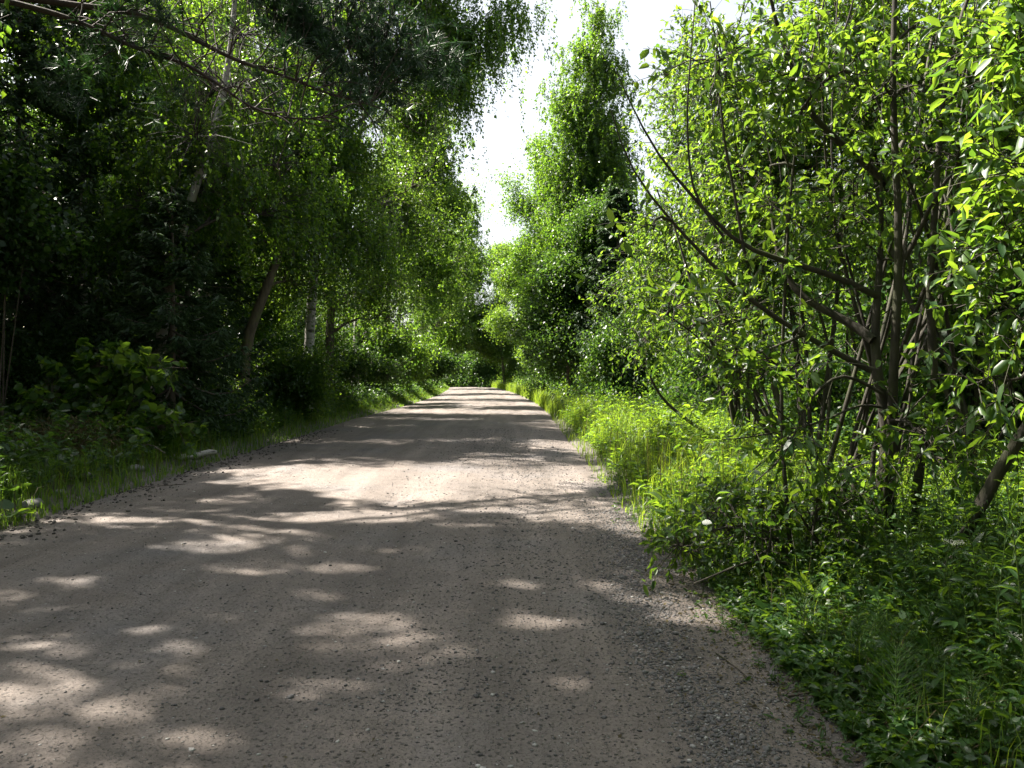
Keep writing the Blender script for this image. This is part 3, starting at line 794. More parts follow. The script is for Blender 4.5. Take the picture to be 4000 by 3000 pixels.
# willows and sallows of the thicket on the right
WG = "willows of the thicket right of the road"
def willow(seed, label, x, y, h, blobs, ncl, lpc, leaf, twigs, stems=10, r=.042, tm=LEAF8, keep=False, name='willow_tree', gap=-.25, wr=.46):
    b = base_at(x, y); rg = rng_(seed)
    ex = []
    for i in range(stems):
        a = rg.uniform(0, 6.28); ct, rr = blobs[i % len(blobs)]
        top = np.asarray(ct) + rg.normal(size=3) * .3
        bs = b + np.array([math.cos(a), math.sin(a), 0]) * rg.uniform(.05, .3)
        mid = bs + (top - bs) * .45 + np.array([rg.normal() * .25, rg.normal() * .25, .25])
        ex.append(([bs, mid, top], r * rg.uniform(.6, 1.1), .012))
    top = np.asarray(blobs[0][0])
    return plant_tree(name, label, 'tree',
                      broad(seed, [b, b + (top - b) * .4 + [.1, .1, .2], top], r * 1.3, blobs, ncl, lpc, leaf, spread=.42 if twigs else .3, twigs=twigs, tm=tm, wr=wr,
                            keep=keep, zb=b[2] + .5, extra=ex, nlimb=18, gap=gap, dens=1.25), b, 'willow_bark', 'willow_leaf', WG)

willow(61, 'bright willow bush standing behind the sunlit grass, its leafy tip poking toward the road', 4.0, 13.2, 5,
       [B(1500, 300, 13.4, .9, 1.0, 1.2), B(1450, 520, 13.2, .9, .9, 1.2), B(1520, 650, 13.2, 1.2, 1.0, .8), B(1410, 740, 12.8, .55, .5, .32), B(1580, 450, 13.6, 1.1, 1.0, 1.4), B(1480, 150, 13.6, .6, .7, .8), B(1420, 640, 13, .6, .6, .5)],
       420, 8, .078, 5, r=.042)
willow(62, 'willow with many upright sunlit shoots, between the grass and the largest trunk', 3.6, 9.6, 5,
       [B(1660, 350, 9.8, .9, .9, 1.1), B(1620, 600, 9.8, .8, .8, .8), B(1560, 180, 9.8, .5, .6, .7), B(1760, 160, 10, .9, .8, .9), B(1720, 480, 9.8, .8, .8, .9), B(1560, 720, 9.6, .6, .6, .4), B(1540, 420, 9.6, .45, .5, .7)],
       400, 8, .078, 5, r=.04)
willow(63, 'tall leafy willow behind the largest trunk, filling the upper right corner', 5.3, 8.6, 5.5,
       [B(2050, 250, 8.8, 1.0, .9, 1.1), B(2150, 520, 8.8, .9, .9, .9), B(1900, 200, 9, .8, .8, 1.0), B(2150, 80, 8.8, .9, .8, .8), B(1960, 520, 9, .8, .7, .8), B(2120, 760, 8.8, .8, .7, .5), B(1850, 40, 9, .8, .7, .7)],
       420, 8, .080, 5, r=.042)
willow(64, 'shaded willow deep in the thicket, low behind the sunlit willowherbs', 5.2, 11.5, 4.5,
       [B(1800, 500, 11.8, 1.2, 1.0, 1.2), B(1950, 650, 11.8, 1.2, 1.0, 1.0), B(1700, 700, 11.6, .9, .8, .7), B(1850, 250, 12, 1.3, 1.0, 1.2), B(2080, 420, 12, 1.4, 1.0, 1.4)],
       420, 8, .08, 4, r=.042)

def big_willow():
    d = 5.6
    b = base_at(2.75, 5.75)
    def L(pts, d0, d1):
        n = len(pts); return [P(x, y, d0 + (d1 - d0) * i / (n - 1)) for i, (x, y) in enumerate(pts)]
    stemA = [b + [-.1, 0, 0], b + [-.07, 0, .5]] + L([(1924, 930), (1908, 854), (1882, 798), (1889, 749), (1891, 640), (1903, 553), (1901, 470), (1900, 385)], 5.6, 5.7)
    A1 = L([(1900, 385), (1850, 345), (1805, 308), (1770, 273), (1728, 241), (1721, 175), (1683, 98), (1658, 0), (1640, -90)], 5.7, 5.3)
    A2 = L([(1903, 400), (1928, 355), (1950, 300), (1990, 200), (2010, 60)], 5.7, 6.2)
    stemB = [b + [0, .05, 0], b + [.02, .05, .5]] + L([(1930, 930), (1926, 854), (1931, 728), (1945, 553), (1935, 402), (1924, 280), (1917, 140), (1928, 0), (1930, -120)], 5.5, 5.4)
    stemC = [b + [.12, 0, 0], b + [.2, .0, .45]] + L([(1984, 948), (1998, 903), (2026, 843), (2061, 777), (2033, 749), (1994, 710), (1977, 668), (1991, 595), (2015, 540), (2040, 427), (2012, 332), (2012, 245), (2040, 105), (2085, 0), (2110, -80)], 5.4, 5.2)
    D = L([(1885, 735), (1875, 720), (1840, 700), (1788, 672), (1735, 651), (1700, 610), (1670, 520), (1660, 400)], 5.6, 6.0)
    E = L([(1893, 640), (1840, 609), (1753, 581), (1683, 560), (1606, 545), (1560, 511), (1508, 430), (1438, 378), (1394, 290), (1350, 215), (1330, 160)], 5.65, 5.2)
    Fm = L([(1880, 800), (1792, 756), (1735, 724), (1683, 693), (1613, 647), (1560, 598), (1518, 553), (1490, 521), (1438, 470), (1380, 400), (1335, 330), (1318, 240)], 5.6, 5.0)
    G = L([(1735, 724), (1650, 760), (1564, 784), (1501, 721), (1440, 680)], 5.5, 5.2)
    H = L([(1905, 850), (1816, 798), (1753, 854), (1729, 903), (1707, 973), (1670, 1010), (1634, 1040)], 5.4, 4.7)
    K = L([(1952, 560), (1985, 500), (2010, 430), (2090, 330), (2170, 250)], 5.45, 5.0)
    N1 = L([(1606, 545), (1585, 420), (1560, 300), (1545, 120), (1530, 10)], 5.45, 5.3)
    N2 = L([(1560, 511), (1490, 420), (1480, 240), (1495, 60), (1500, -30)], 5.4, 5.2)
    N3 = L([(1728, 241), (1790, 150), (1830, 40), (1850, -60)], 5.4, 5.3)
    Q = L([(1905, 880), (1850, 870), (1800, 905), (1700, 930), (1600, 948), (1560, 950)], 5.5, 4.9)
    ex = [(stemB, .042, .016), (stemC, .040, .012), (A1, .030, .008), (A2, .026, .010), (D, .036, .010), (E, .026, .003), (Fm, .024, .003),
          (G, .012, .005), (H, .013, .004), (K, .018, .006), (N1, .012, .004), (N2, .010, .003), (N3, .012, .004), (Q, .010, .003)]
    rw = rng_(711)
    for i in range(16):
        x0 = rw.uniform(1760, 2190); bs = b + np.array([rw.normal() * .3, rw.uniform(-.2, .8), 0]); tp = P(x0, rw.uniform(-80, 260), rw.uniform(5.5, 6.9))
        m1 = bs + (tp - bs) * .3 + rw.normal(size=3) * .14; m2 = bs + (tp - bs) * .65 + rw.normal(size=3) * .16
        ex.append(([bs, m1, m2, tp], rw.uniform(.012, .028), .005))
    for i in range(34):     # bare twigs inside the thicket
        a0 = P(rw.uniform(1650, 2150), rw.uniform(350, 950), rw.uniform(5.4, 6.4)); d0 = unit(rw.normal(size=3) + np.array([0, 0, .3])) * rw.uniform(.3, .9)
        ex.append(([a0, a0 + d0 * .5 + rw.normal(size=3) * .05, a0 + d0], .005, .002))
    bl = [B(1930, 990, 5.2, .5, .3, .2), B(2060, 960, 5.0, .35, .3, .2), B(2020, 880, 5.3, .3, .3, .2), B(1350, 190, 5.2, .16, .2, .4), B(1400, 300, 5.2, .2, .2, .3), B(1340, 300, 5.1, .16, .2, .3), B(1420, 470, 5.1, .2, .2, .25), B(1500, 200, 5.3, .3, .3, .35), B(1480, 430, 5.1, .25, .25, .25), B(1600, 100, 5.3, .35, .3, .3),
          B(1640, 420, 5.7, .4, .35, .4), B(1800, 150, 5.4, .5, .4, .45), B(2000, 150, 5.5, .5, .4, .4), B(1960, 350, 5.7, .4, .4, .4), B(1560, 640, 5.3, .3, .3, .25), B(1470, 650, 5.1, .2, .25, .2),
          B(1700, 560, 5.8, .35, .3, .3), B(1640, 800, 5.2, .3, .3, .2), B(1700, 960, 4.9, .22, .25, .22), B(1820, 450, 5.8, .35, .4, .35), B(2080, 300, 5.1, .35, .35, .4), B(1740, 800, 5.2, .25, .3, .2), B(2060, 560, 5.3, .3, .3, .3)]
    return plant_tree('willow_tree', 'largest many-stemmed willow with dark crooked trunks close to the right road edge', 'tree',
                      broad(71, stemA, .062, bl, 300, 7, .078, spread=.27, twigs=3, tm=LEAF8, wr=.45, keep=False, zb=1.2, extra=ex, nlimb=30, gap=-.6, limb_r=.35, dens=.8), b, 'willow_bark', 'willow_leaf', WG)
big_willow()

def edge_willow():
    b = base_at(2.55, 4.95)
    st = [b, P(2100, 1150, 4.75), P(2120, 1078, 4.7), P(2166, 1008, 4.6), P(2215, 925, 4.5), P(2330, 760, 4.4), P(2420, 500, 4.3), P(2450, 200, 4.3)]
    bl = [B(2150, 360, 4.0, .16, .2, .22), B(2170, 780, 4.0, .18, .2, .2), B(2120, 620, 4.2, .15, .2, .14), B(2190, 100, 4.2, .3, .3, .25), B(2290, 500, 4.2, .25, .3, .6), B(2160, 520, 4.1, .14, .2, .14), B(2200, 900, 4.2, .18, .2, .14)]
    return plant_tree('willow_tree', 'leaning willow at the right border, its large leaves hanging in front', 'tree',
                      broad(72, st, .05, bl, 85, 6, .088, spread=.24, twigs=3, tm=LEAF8, wr=.42, keep=False, zb=1.4, nlimb=12, gap=-.9, limb_r=.4, dens=1.2), b, 'willow_bark', 'willow_leaf', WG)
edge_willow()

def low_shrub():
    b = base_at(2.1, 5.6)
    ex = [([P(1760, 1250, 5.5), P(1725, 1225, 5.45), P(1665, 1208, 5.4), P(1606, 1218, 5.3), P(1560, 1239, 5.2), P(1500, 1263, 5.1)], .016, .005),
          ([b, P(1680, 1150, 5.6), P(1600, 1130, 5.7), P(1500, 1160, 5.6), P(1440, 1190, 5.5)], .014, .004),
          ([b, P(1770, 1060, 5.5), P(1740, 1000, 5.5)], .014, .005)]
    bl = [B(1480, 1185, 5.6, .26, .25, .17), B(1580, 1140, 5.7, .35, .3, .2), B(1700, 1110, 5.7, .38, .3, .22), B(1560, 1090, 6.1, .3, .3, .14), B(1650, 1180, 5.4, .25, .25, .14), B(1800, 1090, 5.5, .3, .3, .3)]
    return plant_tree('willow_shrub', 'low spreading willow bush hanging over the right road edge', 'shrub',
                      broad(73, [b, P(1790, 1200, 5.6), P(1740, 1130, 5.7), P(1700, 1060, 5.7)], .02, bl, 190, 6, .058, spread=.19, twigs=3, tm=LEAF8, wr=.5, keep=False, zb=0, extra=ex, nlimb=20, gap=-.9, limb_r=.5, dens=.75),
                      b, 'willow_bark', 'willow_leaf', None, ('stems', 'leaves'))
low_shrub()

# ------------------------------------------------------------------ bushes on the left verge
BG = "bushes along the left verge"
def bush(seed, label, x, y, blobs, ncl, lpc, leaf, tm=LEAF8, lm='dark_leaf', name='bush', wr=.7, twigs=0, spread=.2, keep=True, r=.02):
    b = base_at(x, y); rg = rng_(seed)
    ex = [([b + [rg.normal() * .1, rg.normal() * .1, 0], np.asarray(ct) * .55 + b * .45 + [0, 0, .2], np.asarray(ct)], r * .8, .006) for ct, rr in blobs]
    return plant_tree(name, label, 'shrub', broad(seed, [b, (b + blobs[0][0]) / 2 + [0, 0, .1], blobs[0][0]], r, blobs, ncl, lpc, leaf, spread=spread, twigs=twigs, tm=tm, wr=wr, keep=keep,
                                                 zb=b[2], extra=ex, nlimb=8, gap=-.6), b, 'bark', lm, BG, ('stems', 'leaves'))
bush(81, 'hazel bush with large round leaves under the big spruce, left road edge', -6.9, 13.4,
     [B(210, 780, 13.4, .6, .5, .4), B(120, 880, 13.2, .6, .5, .4), B(290, 790, 13.3, .55, .45, .35), B(230, 850, 13.2, .5, .4, .3), B(340, 800, 13, .4, .4, .22), B(200, 920, 13, .5, .4, .28), B(330, 930, 12.8, .7, .5, .26), B(260, 990, 12.6, .6, .4, .2)],
     130, 9, .12, ROUND, 'broad_leaf', 'hazel_bush', wr=.95, twigs=1, spread=.28)
bush(82, 'thin sunlit bush with pale shining leaves beneath the mossy trunk', -6.4, 17.6,
     [B(470, 860, 17.6, .55, .5, .5), B(440, 830, 17.8, .4, .4, .4), B(520, 900, 17.4, .45, .4, .3)], 120, 26, .07, LEAF4, 'broad_leaf', keep=True)
bush(83, 'broad leafy bush overhanging the verge right of the thin sunlit bush', -5.9, 21.5,
     [B(640, 800, 21.5, .9, .8, .6), B(700, 840, 21.5, .8, .7, .45), B(590, 840, 21.5, .7, .7, .5), B(730, 800, 21.5, .4, .4, .25)], 170, 32, .08, LEAF4, 'broad_leaf')
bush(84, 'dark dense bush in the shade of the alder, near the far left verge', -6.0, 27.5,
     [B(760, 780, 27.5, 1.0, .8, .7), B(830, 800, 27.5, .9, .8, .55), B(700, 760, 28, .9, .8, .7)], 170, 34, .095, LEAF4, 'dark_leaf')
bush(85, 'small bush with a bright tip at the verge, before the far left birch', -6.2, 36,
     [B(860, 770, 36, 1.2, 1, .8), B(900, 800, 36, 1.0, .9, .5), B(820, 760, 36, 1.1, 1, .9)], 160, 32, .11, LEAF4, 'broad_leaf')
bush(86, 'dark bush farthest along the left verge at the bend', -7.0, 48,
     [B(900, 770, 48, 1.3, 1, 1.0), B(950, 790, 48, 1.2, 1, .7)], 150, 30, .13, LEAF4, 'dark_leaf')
bush(87, 'brownish half-dry low bush at the left border beside the spruce foot', -8.0, 12.0,
     [B(70, 970, 12, .8, .6, .25), B(150, 1000, 11.6, .6, .5, .2), B(20, 1010, 11.2, .6, .5, .2), B(170, 960, 12, .6, .5, .22)], 170, 26, .06, LANCE, 'dry', wr=.3)
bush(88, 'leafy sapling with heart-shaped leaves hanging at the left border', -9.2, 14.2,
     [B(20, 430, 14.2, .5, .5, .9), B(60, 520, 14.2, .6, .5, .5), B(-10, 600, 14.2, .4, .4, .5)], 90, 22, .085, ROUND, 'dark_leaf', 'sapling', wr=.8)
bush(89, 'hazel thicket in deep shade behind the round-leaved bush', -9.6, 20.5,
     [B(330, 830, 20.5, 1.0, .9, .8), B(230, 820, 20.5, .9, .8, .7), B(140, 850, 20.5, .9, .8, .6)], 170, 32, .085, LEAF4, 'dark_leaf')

# ------------------------------------------------------------------ the wood behind: copies of a few trees
proto_l = []
def proto(seed, h, kind):
    b = np.array([0., 0, 0])
    if kind == 's':
        w, c = spruce(seed, b, h, 2.6, 1.6, keep=False, dens=.8, shoot=.17)
        return w.mesh('trunk', M['spruce_bark'], True), c.mesh('crown', M['spruce_leaf'])
    bl = [(b + [0, 0, h * .45], (2.2, 2.2, 2.2)), (b + [.6, .2, h * .68], (2.2, 2.2, 2.0)), (b + [-.5, .1, h * .85], (1.8, 1.8, 1.6)), (b + [-.8, -.3, h * .28], (1.9, 1.9, 1.4))]
    w, c, w2 = broad(seed, [b, b + [.1, .1, h * .4], b + [-.1, 0, h * .95]], .15, bl, 300, 75, .105, keep=False, zb=1.2)
    return w.mesh('trunk', M['bark'], True), c.mesh('crown', M['broad_leaf' if kind == 'b' else 'dark_leaf']), w2.mesh('branches', M['bark'], True)
# keep prototypes clear of the road-height test by building them in the woods' own frame
_gz = gz
gz = lambda x, y: np.zeros(np.shape(np.asarray(x)))
PROT = [proto(101, 12, 'b'), proto(102, 11, 'd'), proto(103, 10.5, 's'), proto(104, 9, 'd'), proto(105, 13, 's')]
gz = _gz
KINDS = ['leafy_tree', 'leafy_tree', 'spruce_tree', 'leafy_tree', 'spruce_tree']
def wood(spots, label, group, seed, labels=None):
    rg = rng_(seed)
    for i, (x, y, k, s) in enumerate(spots):
        lab = label % ('spruce' if 'spruce' in KINDS[k] else 'leafy tree')
        r = thing(KINDS[k], lab, 'tree', base_at(x, y), group)
        r.rotation_euler = (0, 0, rg.uniform(0, 6.28)); r.scale = (s, s, s * rg.uniform(.92, 1.08))
        first = None
        for q, me in enumerate(PROT[k]):
            o = bpy.data.objects.new(me.name.split('.')[0], me); COL.objects.link(o); o.parent = first if q == 2 else r
            first = first or o
rg = rng_(200)
sp = []
for y in np.arange(13, 70, 4.6):
    for j, x0 in enumerate((-11.5, -16, -21)):
        x = x0 - .0015 * max(0, y - 24) ** 2 + rg.uniform(-1.4, 1.4)
        if j == 0 and y < 24: x -= 2.5
        sp.append((x, y + rg.uniform(-1.6, 1.6), int(rg.integers(0, 5)), rg.uniform(.58, .78)))
for i in range(11):
    sp.append((-12.6 - 2.6 * (i % 3) + rg.uniform(-.5, .5), 15.5 + 1.7 * i, int(rg.choice([0, 1, 2, 4])), rg.uniform(.85, 1.0)))
wood(sp, '%s in the dark depth of the wood left of the road', 'trees deep in the wood left of the road', 1)
sp = []
for y in np.arange(12, 66, 4.8):
    for j, x0 in enumerate((8.5, 13, 18)):
        x = x0 - .0015 * max(0, y - 24) ** 2 + rg.uniform(-1.5, 1.5) - (1.5 if y > 24 and j == 0 else 0)
        sp.append((x, y + rg.uniform(-1.6, 1.6), int(rg.choice([0, 1, 3, 3, 0, 2])), rg.uniform(.6, .85)))
wood(sp, '%s in the wood behind the thicket right of the road', 'trees deep in the wood right of the road', 2)
sp = [(-9.5, 86, 2, .8), (-6.5, 92, 1, .8), (-3.5, 84, 4, .62), (-1.2, 90, 2, .8), (1.5, 82, 1, .75), (4.5, 78, 0, .8), (-12.5, 96, 4, .8), (-8, 104, 4, .8), (-4, 102, 1, .85), (0.5, 100, 4, .8),
      (5.5, 92, 0, .85), (8, 84, 1, .9), (5.0, 70, 3, .8), (-15, 84, 1, .9), (-18, 90, 2, .9), (-14, 76, 0, .9), (4.2, 63, 1, .75), (-21, 100, 0, 1), (10, 100, 1, 1), (-12, 112, 0, 1), (2, 112, 2, 1)]
wood(sp, '%s far off beyond the bend of the road', 'trees beyond the bend of the road', 3)

_gz = gz
gz = lambda x, y: np.zeros(np.shape(np.asarray(x)))
BP = []
for sd, lm in ((141, 'dark_leaf'), (142, 'broad_leaf'), (143, 'dark_leaf')):
    w, c, w2 = broad(sd, [np.zeros(3), np.array([.1, 0, .8]), np.array([.2, .1, 2.2])], .035,
                 [(np.array([0, 0, 1.0]), (1.3, 1.3, .9)), (np.array([.6, .3, 1.6]), (1.0, 1.0, .9)), (np.array([-.5, -.2, 2.0]), (.9, .9, .9)), (np.array([.1, -.4, .5]), (1.4, 1.4, .5))],
                 120, 60, .10, keep=False, zb=0, spread=.25, nlimb=10)
    BP.append((w.mesh('stems', M['bark'], True), c.mesh('leaves', M[lm]), w2.mesh('branches', M['bark'], True)))
gz = _gz
def bushes(spots, label, group, seed):
    rg = rng_(seed)
    for x, y, k, s_ in spots:
        r = thing('bush', label, 'shrub', base_at(x, y), group)
        r.rotation_euler = (0, 0, rg.uniform(0, 6.28)); r.scale = (s_, s_, s_ * rg.uniform(.85, 1.3))
        first = None
        for q, me in enumerate(BP[k]):
            o = bpy.data.objects.new(me.name.split('.')[0], me); COL.objects.link(o); o.parent = first if q == 2 else r
            first = first or o
rg = rng_(210)
sp = []
for y in np.arange(9.5, 72, 2.5):
    for j in range(3):
        x = float(edge_l(y)) - 2.3 - 2.2 * j + rg.uniform(-.6, .6)
        if y < 16 and j == 0: continue
        sp.append((x, y + rg.uniform(-1, 1), int(rg.integers(0, 3)), rg.uniform(.6, 1.15) * (.6 if y < 16 else .8 if j == 0 else 1)))
bushes(sp, 'dark bush in the shaded undergrowth of the wood left of the road', 'bushes under the trees left of the road', 11)
sp = []
for y in np.arange(8.5, 70, 2.6):
    for j in range(3):
        x = float(edge_r(y)) + (4.2 if y < 23 else 1.9) + 2.2 * j + rg.uniform(-.7, .7)
        sp.append((x, y + rg.uniform(-1, 1), int(rg.choice([0, 0, 1, 2])), rg.uniform(.5, .95)))
bushes(sp, 'green bush in the thicket behind the roadside grass right of the road', 'bushes under the trees right of the road', 12)
sp = [(rg.uniform(-12, 6), rg.uniform(79, 98), int(rg.integers(0, 3)), rg.uniform(1.2, 2.0)) for _ in range(22)]
bushes(sp, 'large dark bush beyond the far bend of the road', 'bushes beyond the bend', 13)

sp = [(-9, -4, 0, 1.2), (-8.5, -10, 1, 1.2), (-7.5, -17, 0, 1.3), (-12, -8, 4, 1.1), (-12, 1, 2, 1.1), (-13, -16, 0, 1.2), (5.5, -3, 1, 1.0), (6.5, -9, 0, 1.2), (5.8, -15, 1, 1.2), (9, 2, 0, .9), (10.5, -5, 2, 1.1),
      (10, -13, 4, 1.1), (-3, -26, 0, 1.4), (3, -24, 1, 1.4), (-8, -24, 2, 1.3), (8, -21, 0, 1.3), (7.2, 4.5, 1, .8), (5.4, 1.2, 1, .85), (4.5, -1.4, 3, .95), (-16, -1, 0, 1.2), (14, -1, 1, 1.2), (-1, -32, 2, 1.5), (13.5, 6, 0, .9), (-17, 7, 1, 1.1)]
wood(sp, '%s of the wood around the near end of the road', 'trees around the near end of the road', 4)
# ------------------------------------------------------------------ grass and undergrowth
def blades(mb, x, y, h, w, rg, lean=.35, tint=.5):
    n = len(x)
    z = gz(x, y)
    a = rg.uniform(0, 6.28, n); d = np.stack([np.cos(a), np.sin(a), 0 * a], -1)
    sd = np.stack([-d[:, 1], d[:, 0], 0 * a], -1) * w[:, None] * .5
    ln = rg.gamma(2, lean / 2, n)
    p0 = np.stack([x, y, z - .01], -1)
    pm = p0 + d * (h * ln * .3)[:, None] + np.array([0, 0, 1.0]) * (h * .6)[:, None]
    pt = p0 + d * (h * ln)[:, None] + np.array([0, 0, 1.0]) * (h * (1 - .25 * np.minimum(ln, 1.6)))[:, None]
    V = np.stack([p0 - sd, p0 + sd, pm + sd * .8, pm - sd * .8, pt], 1)
    off = np.arange(n)[:, None] * 5
    mb.add(V.reshape(-1, 3), np.array([[3, 2, 4]]) + off, np.array([[0, 1, 2, 3]]) + off, np.repeat(np.clip(rg.normal(tint, .27, n), 0, 1), 5))

def forbs(stem, leaf_mb, x, y, h, nl, ll, wr, rg, tm=LEAF8, lift=.25):
    n = len(x); z = gz(x, y)
    a = rg.uniform(0, 6.28, n); ln = rg.uniform(.05, .3, n)
    p0 = np.stack([x, y, z], -1)
    top = p0 + np.stack([np.cos(a) * ln * h, np.sin(a) * ln * h, h], -1)
    t = np.linspace(0, 1, 4)[None, :, None]
    pl = p0[:, None] * (1 - t) + top[:, None] * t
    pl[:, :, :2] -= (np.sin(t * np.pi) * .06) * np.stack([np.cos(a), np.sin(a)], -1)[:, None]
    tubes(stem, pl, np.broadcast_to(np.linspace(.0035, .0015, 4), (n, 4)), 3)
    s = rg.random((n, nl)) ** .8 * .85 + .15
    pos = (p0[:, None] * (1 - s[..., None]) + top[:, None] * s[..., None]).reshape(-1, 3)
    az = (np.arange(nl)[None] * 2.4 + rg.uniform(0, 6.28, (n, 1))).ravel() + rg.normal(size=n * nl) * .3
    el = rg.normal(lift, .3, n * nl)
    ax = np.stack([np.cos(az) * np.cos(el), np.sin(az) * np.cos(el), np.sin(el)], -1)
    nr = unit(np.array([0, 0, 1.0]) + rg.normal(size=ax.shape) * .3)
    leaves(leaf_mb, tm, pos, ax, nr, np.repeat(ll, nl) * rg.uniform(.6, 1.2, n * nl), wr, np.clip(rg.normal(.5, .27, n * nl), 0, 1))

rg = rng_(300)
g = MB()
# sunlit meadow on the right
n = 30000
y = 6.6 + 19 * rg.random(n) ** 1.25; x = edge_r(y) - .16 + (5.2 + .02 * y) * rg.random(n) ** 1.25
k = rg.random(n) < np.clip((x - edge_r(y)) / .5, .25, 1); x, y = x[k], y[k]; n = len(x)
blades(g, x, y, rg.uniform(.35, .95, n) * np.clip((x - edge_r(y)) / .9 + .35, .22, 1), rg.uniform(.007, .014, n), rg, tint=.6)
n = 15000
y = 25 + 45 * rg.random(n); x = edge_r(y) - .1 + 3.0 * rg.random(n) ** 1.2
blades(g, x, y, rg.uniform(.3, .8, n), rg.uniform(.010, .02, n), rg)
# left verge
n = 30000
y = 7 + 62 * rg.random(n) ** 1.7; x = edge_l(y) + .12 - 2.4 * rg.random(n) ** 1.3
blades(g, x, y, rg.uniform(.12, .5, n) * np.clip((edge_l(y) - x) / .8 + .3, .3, 1), rg.uniform(.006, .012, n) * (1 + y / 40), rg, tint=.12)  # low tint puts the shade of this side into the grass colour
# near right corner
n = 2600
y = 2.5 + 4.3 * rg.random(n); x = edge_r(y) + .25 + 2.6 * rg.random(n)
blades(g, x, y, rg.uniform(.1, .4, n), rg.uniform(.004, .008, n), rg)
tag(g.build('grass', M['grass']), 'green grass growing along both sides of the road, sunlit on the right', kind='stuff')

g = MB()
n = 2600
y = 6.8 + 40 * rg.random(n) ** 1.7; x = edge_r(y) + .05 + 4 * rg.random(n)
blades(g, x, y, rg.uniform(.5, 1.15, n), rg.uniform(.004, .008, n), rg, lean=.2)
n = 1200
y = 7 + 40 * rg.random(n) ** 1.7; x = edge_l(y) + .05 - 1.8 * rg.random(n)
blades(g, x, y, rg.uniform(.2, .6, n), rg.uniform(.004, .008, n), rg)
n = 700
y = 2.5 + 5 * rg.random(n); x = edge_r(y) + .2 + 1.6 * rg.random(n)
blades(g, x, y, rg.uniform(.08, .4, n), rg.uniform(.003, .006, n), rg, lean=1.2)
tag(g.build('dry_grass', M['dry']), 'dry straw-coloured grass stalks among the green grass', kind='stuff')
st, lf, ld, lh = MB(), MB(), MB(), MB()
n = 3600
y = 6.4 + 18 * rg.random(n) ** 1.2; x = edge_r(y) + .1 + 5.5 * rg.random(n) ** 1.1
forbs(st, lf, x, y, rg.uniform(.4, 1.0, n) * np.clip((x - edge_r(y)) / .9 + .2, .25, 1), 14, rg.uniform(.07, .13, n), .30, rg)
n = 1500
y = 24 + 45 * rg.random(n); x = edge_r(y) + .2 + 4 * rg.random(n)
forbs(st, lf, x, y, rg.uniform(.4, 1.1, n), 11, rg.uniform(.10, .18, n), .42, rg, LEAF4)
n = 5200
y = 7 + 55 * rg.random(n) ** 1.5; x = edge_l(y) - .35 - 3.2 * rg.random(n)
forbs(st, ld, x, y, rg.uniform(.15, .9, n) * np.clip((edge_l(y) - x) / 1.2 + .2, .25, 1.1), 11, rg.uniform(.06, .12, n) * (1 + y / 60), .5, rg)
n = 6000
y = 2.4 + 4.2 * rg.random(n); x = edge_r(y) + .02 + 4.2 * rg.random(n) ** 1.35
forbs(st, lh, x, y, rg.uniform(.06, .55, n) * np.clip((x - edge_r(y)) / .9, .15, 1.3), 10, rg.uniform(.03, .075, n), .5, rg)
n = 420    # seedlings out on the shoulder
y = 2.5 + 9 * rg.random(n); x = edge_r(y) + .12 - np.abs(rg.normal(size=n)) * .22
forbs(st, lh, x, y, rg.uniform(.03, .12, n), 7, rg.uniform(.02, .05, n), .5, rg)
n = 3200
y = 3.0 + 9 * rg.random(n); x = edge_r(y) + np.where(y < 6.0, .75, 3.3) + 5 * rg.random(n) ** 1.1
forbs(st, lh, x, y, rg.uniform(.4, 1.25, n) * np.clip((x - edge_r(y)) / 1.4, .4, 1), 16, rg.uniform(.045, .095, n), .36, rg)
n = 2600   # shaded floor of both woods
y = 9 + 55 * rg.random(n); x = np.where(rg.random(n) < .6, edge_l(y) - 3 - 9 * rg.random(n), edge_r(y) + 5 + 8 * rg.random(n))
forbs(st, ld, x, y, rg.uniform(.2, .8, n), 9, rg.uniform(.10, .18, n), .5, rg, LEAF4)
u = tag(bpy.data.objects.new('undergrowth', None), 'leafy green undergrowth of herbs between grass and trees', kind='stuff')
COL.objects.link(u)
st.build('stems', M['stem'], u); lf.build('leaves', M['forb'], u); ld.build('shade_toned_leaves', M['dark_leaf'], u); lh.build('herb_leaves', M['herb'], u)  # left verge and wood floor herbs have shade put into a darker leaf colour

# ------------------------------------------------------------------ single plants in front
def herb(seed, h, nl, ll, wr, tm=LANCE, lift=.45, lm='herb', name='willowherb', label='', cat='plant', stem_r=.005):
    rg = rng_(seed)
    s, l = MB(), MB()
    a = rg.uniform(0, 6.28); bend = rg.uniform(.03, .16) * h
    t = np.linspace(0, 1, 8)
    pl = np.stack([np.cos(a) * bend * t ** 2, np.sin(a) * bend * t ** 2, h * t], -1)
    tubes(s, pl, np.linspace(stem_r, .0015, 8), 5)
    f = np.linspace(.12, 1, nl) ** .9
    pos = np.stack([np.interp(f, t, pl[:, k]) for k in range(3)], -1)
    az = np.arange(nl) * 2.4 + rg.normal(size=nl) * .2
    el = lift + .5 * f ** 3 + rg.normal(size=nl) * .15
    ax = np.stack([np.cos(az) * np.cos(el), np.sin(az) * np.cos(el), np.sin(el)], -1)
    size = ll * (1 - .45 * np.abs(f - .5) - .35 * f ** 4) * rg.uniform(.8, 1.15, nl)
    leaves(l, tm, pos, ax, np.array([0, 0, 1.0]) + rg.normal(size=ax.shape) * .25, size, wr, np.clip(rg.normal(.5, .25, nl), 0, 1))
    r = thing(name, label, cat)
    s.build('stem', M['stem'], r, smooth=True); l.build('leaves', M[lm], r)
    return r
HG = "willowherb stalks in the thicket at the right road edge"
HL = 'slender green willowherb stalk with narrow leaves in the undergrowth before the willow trunks'
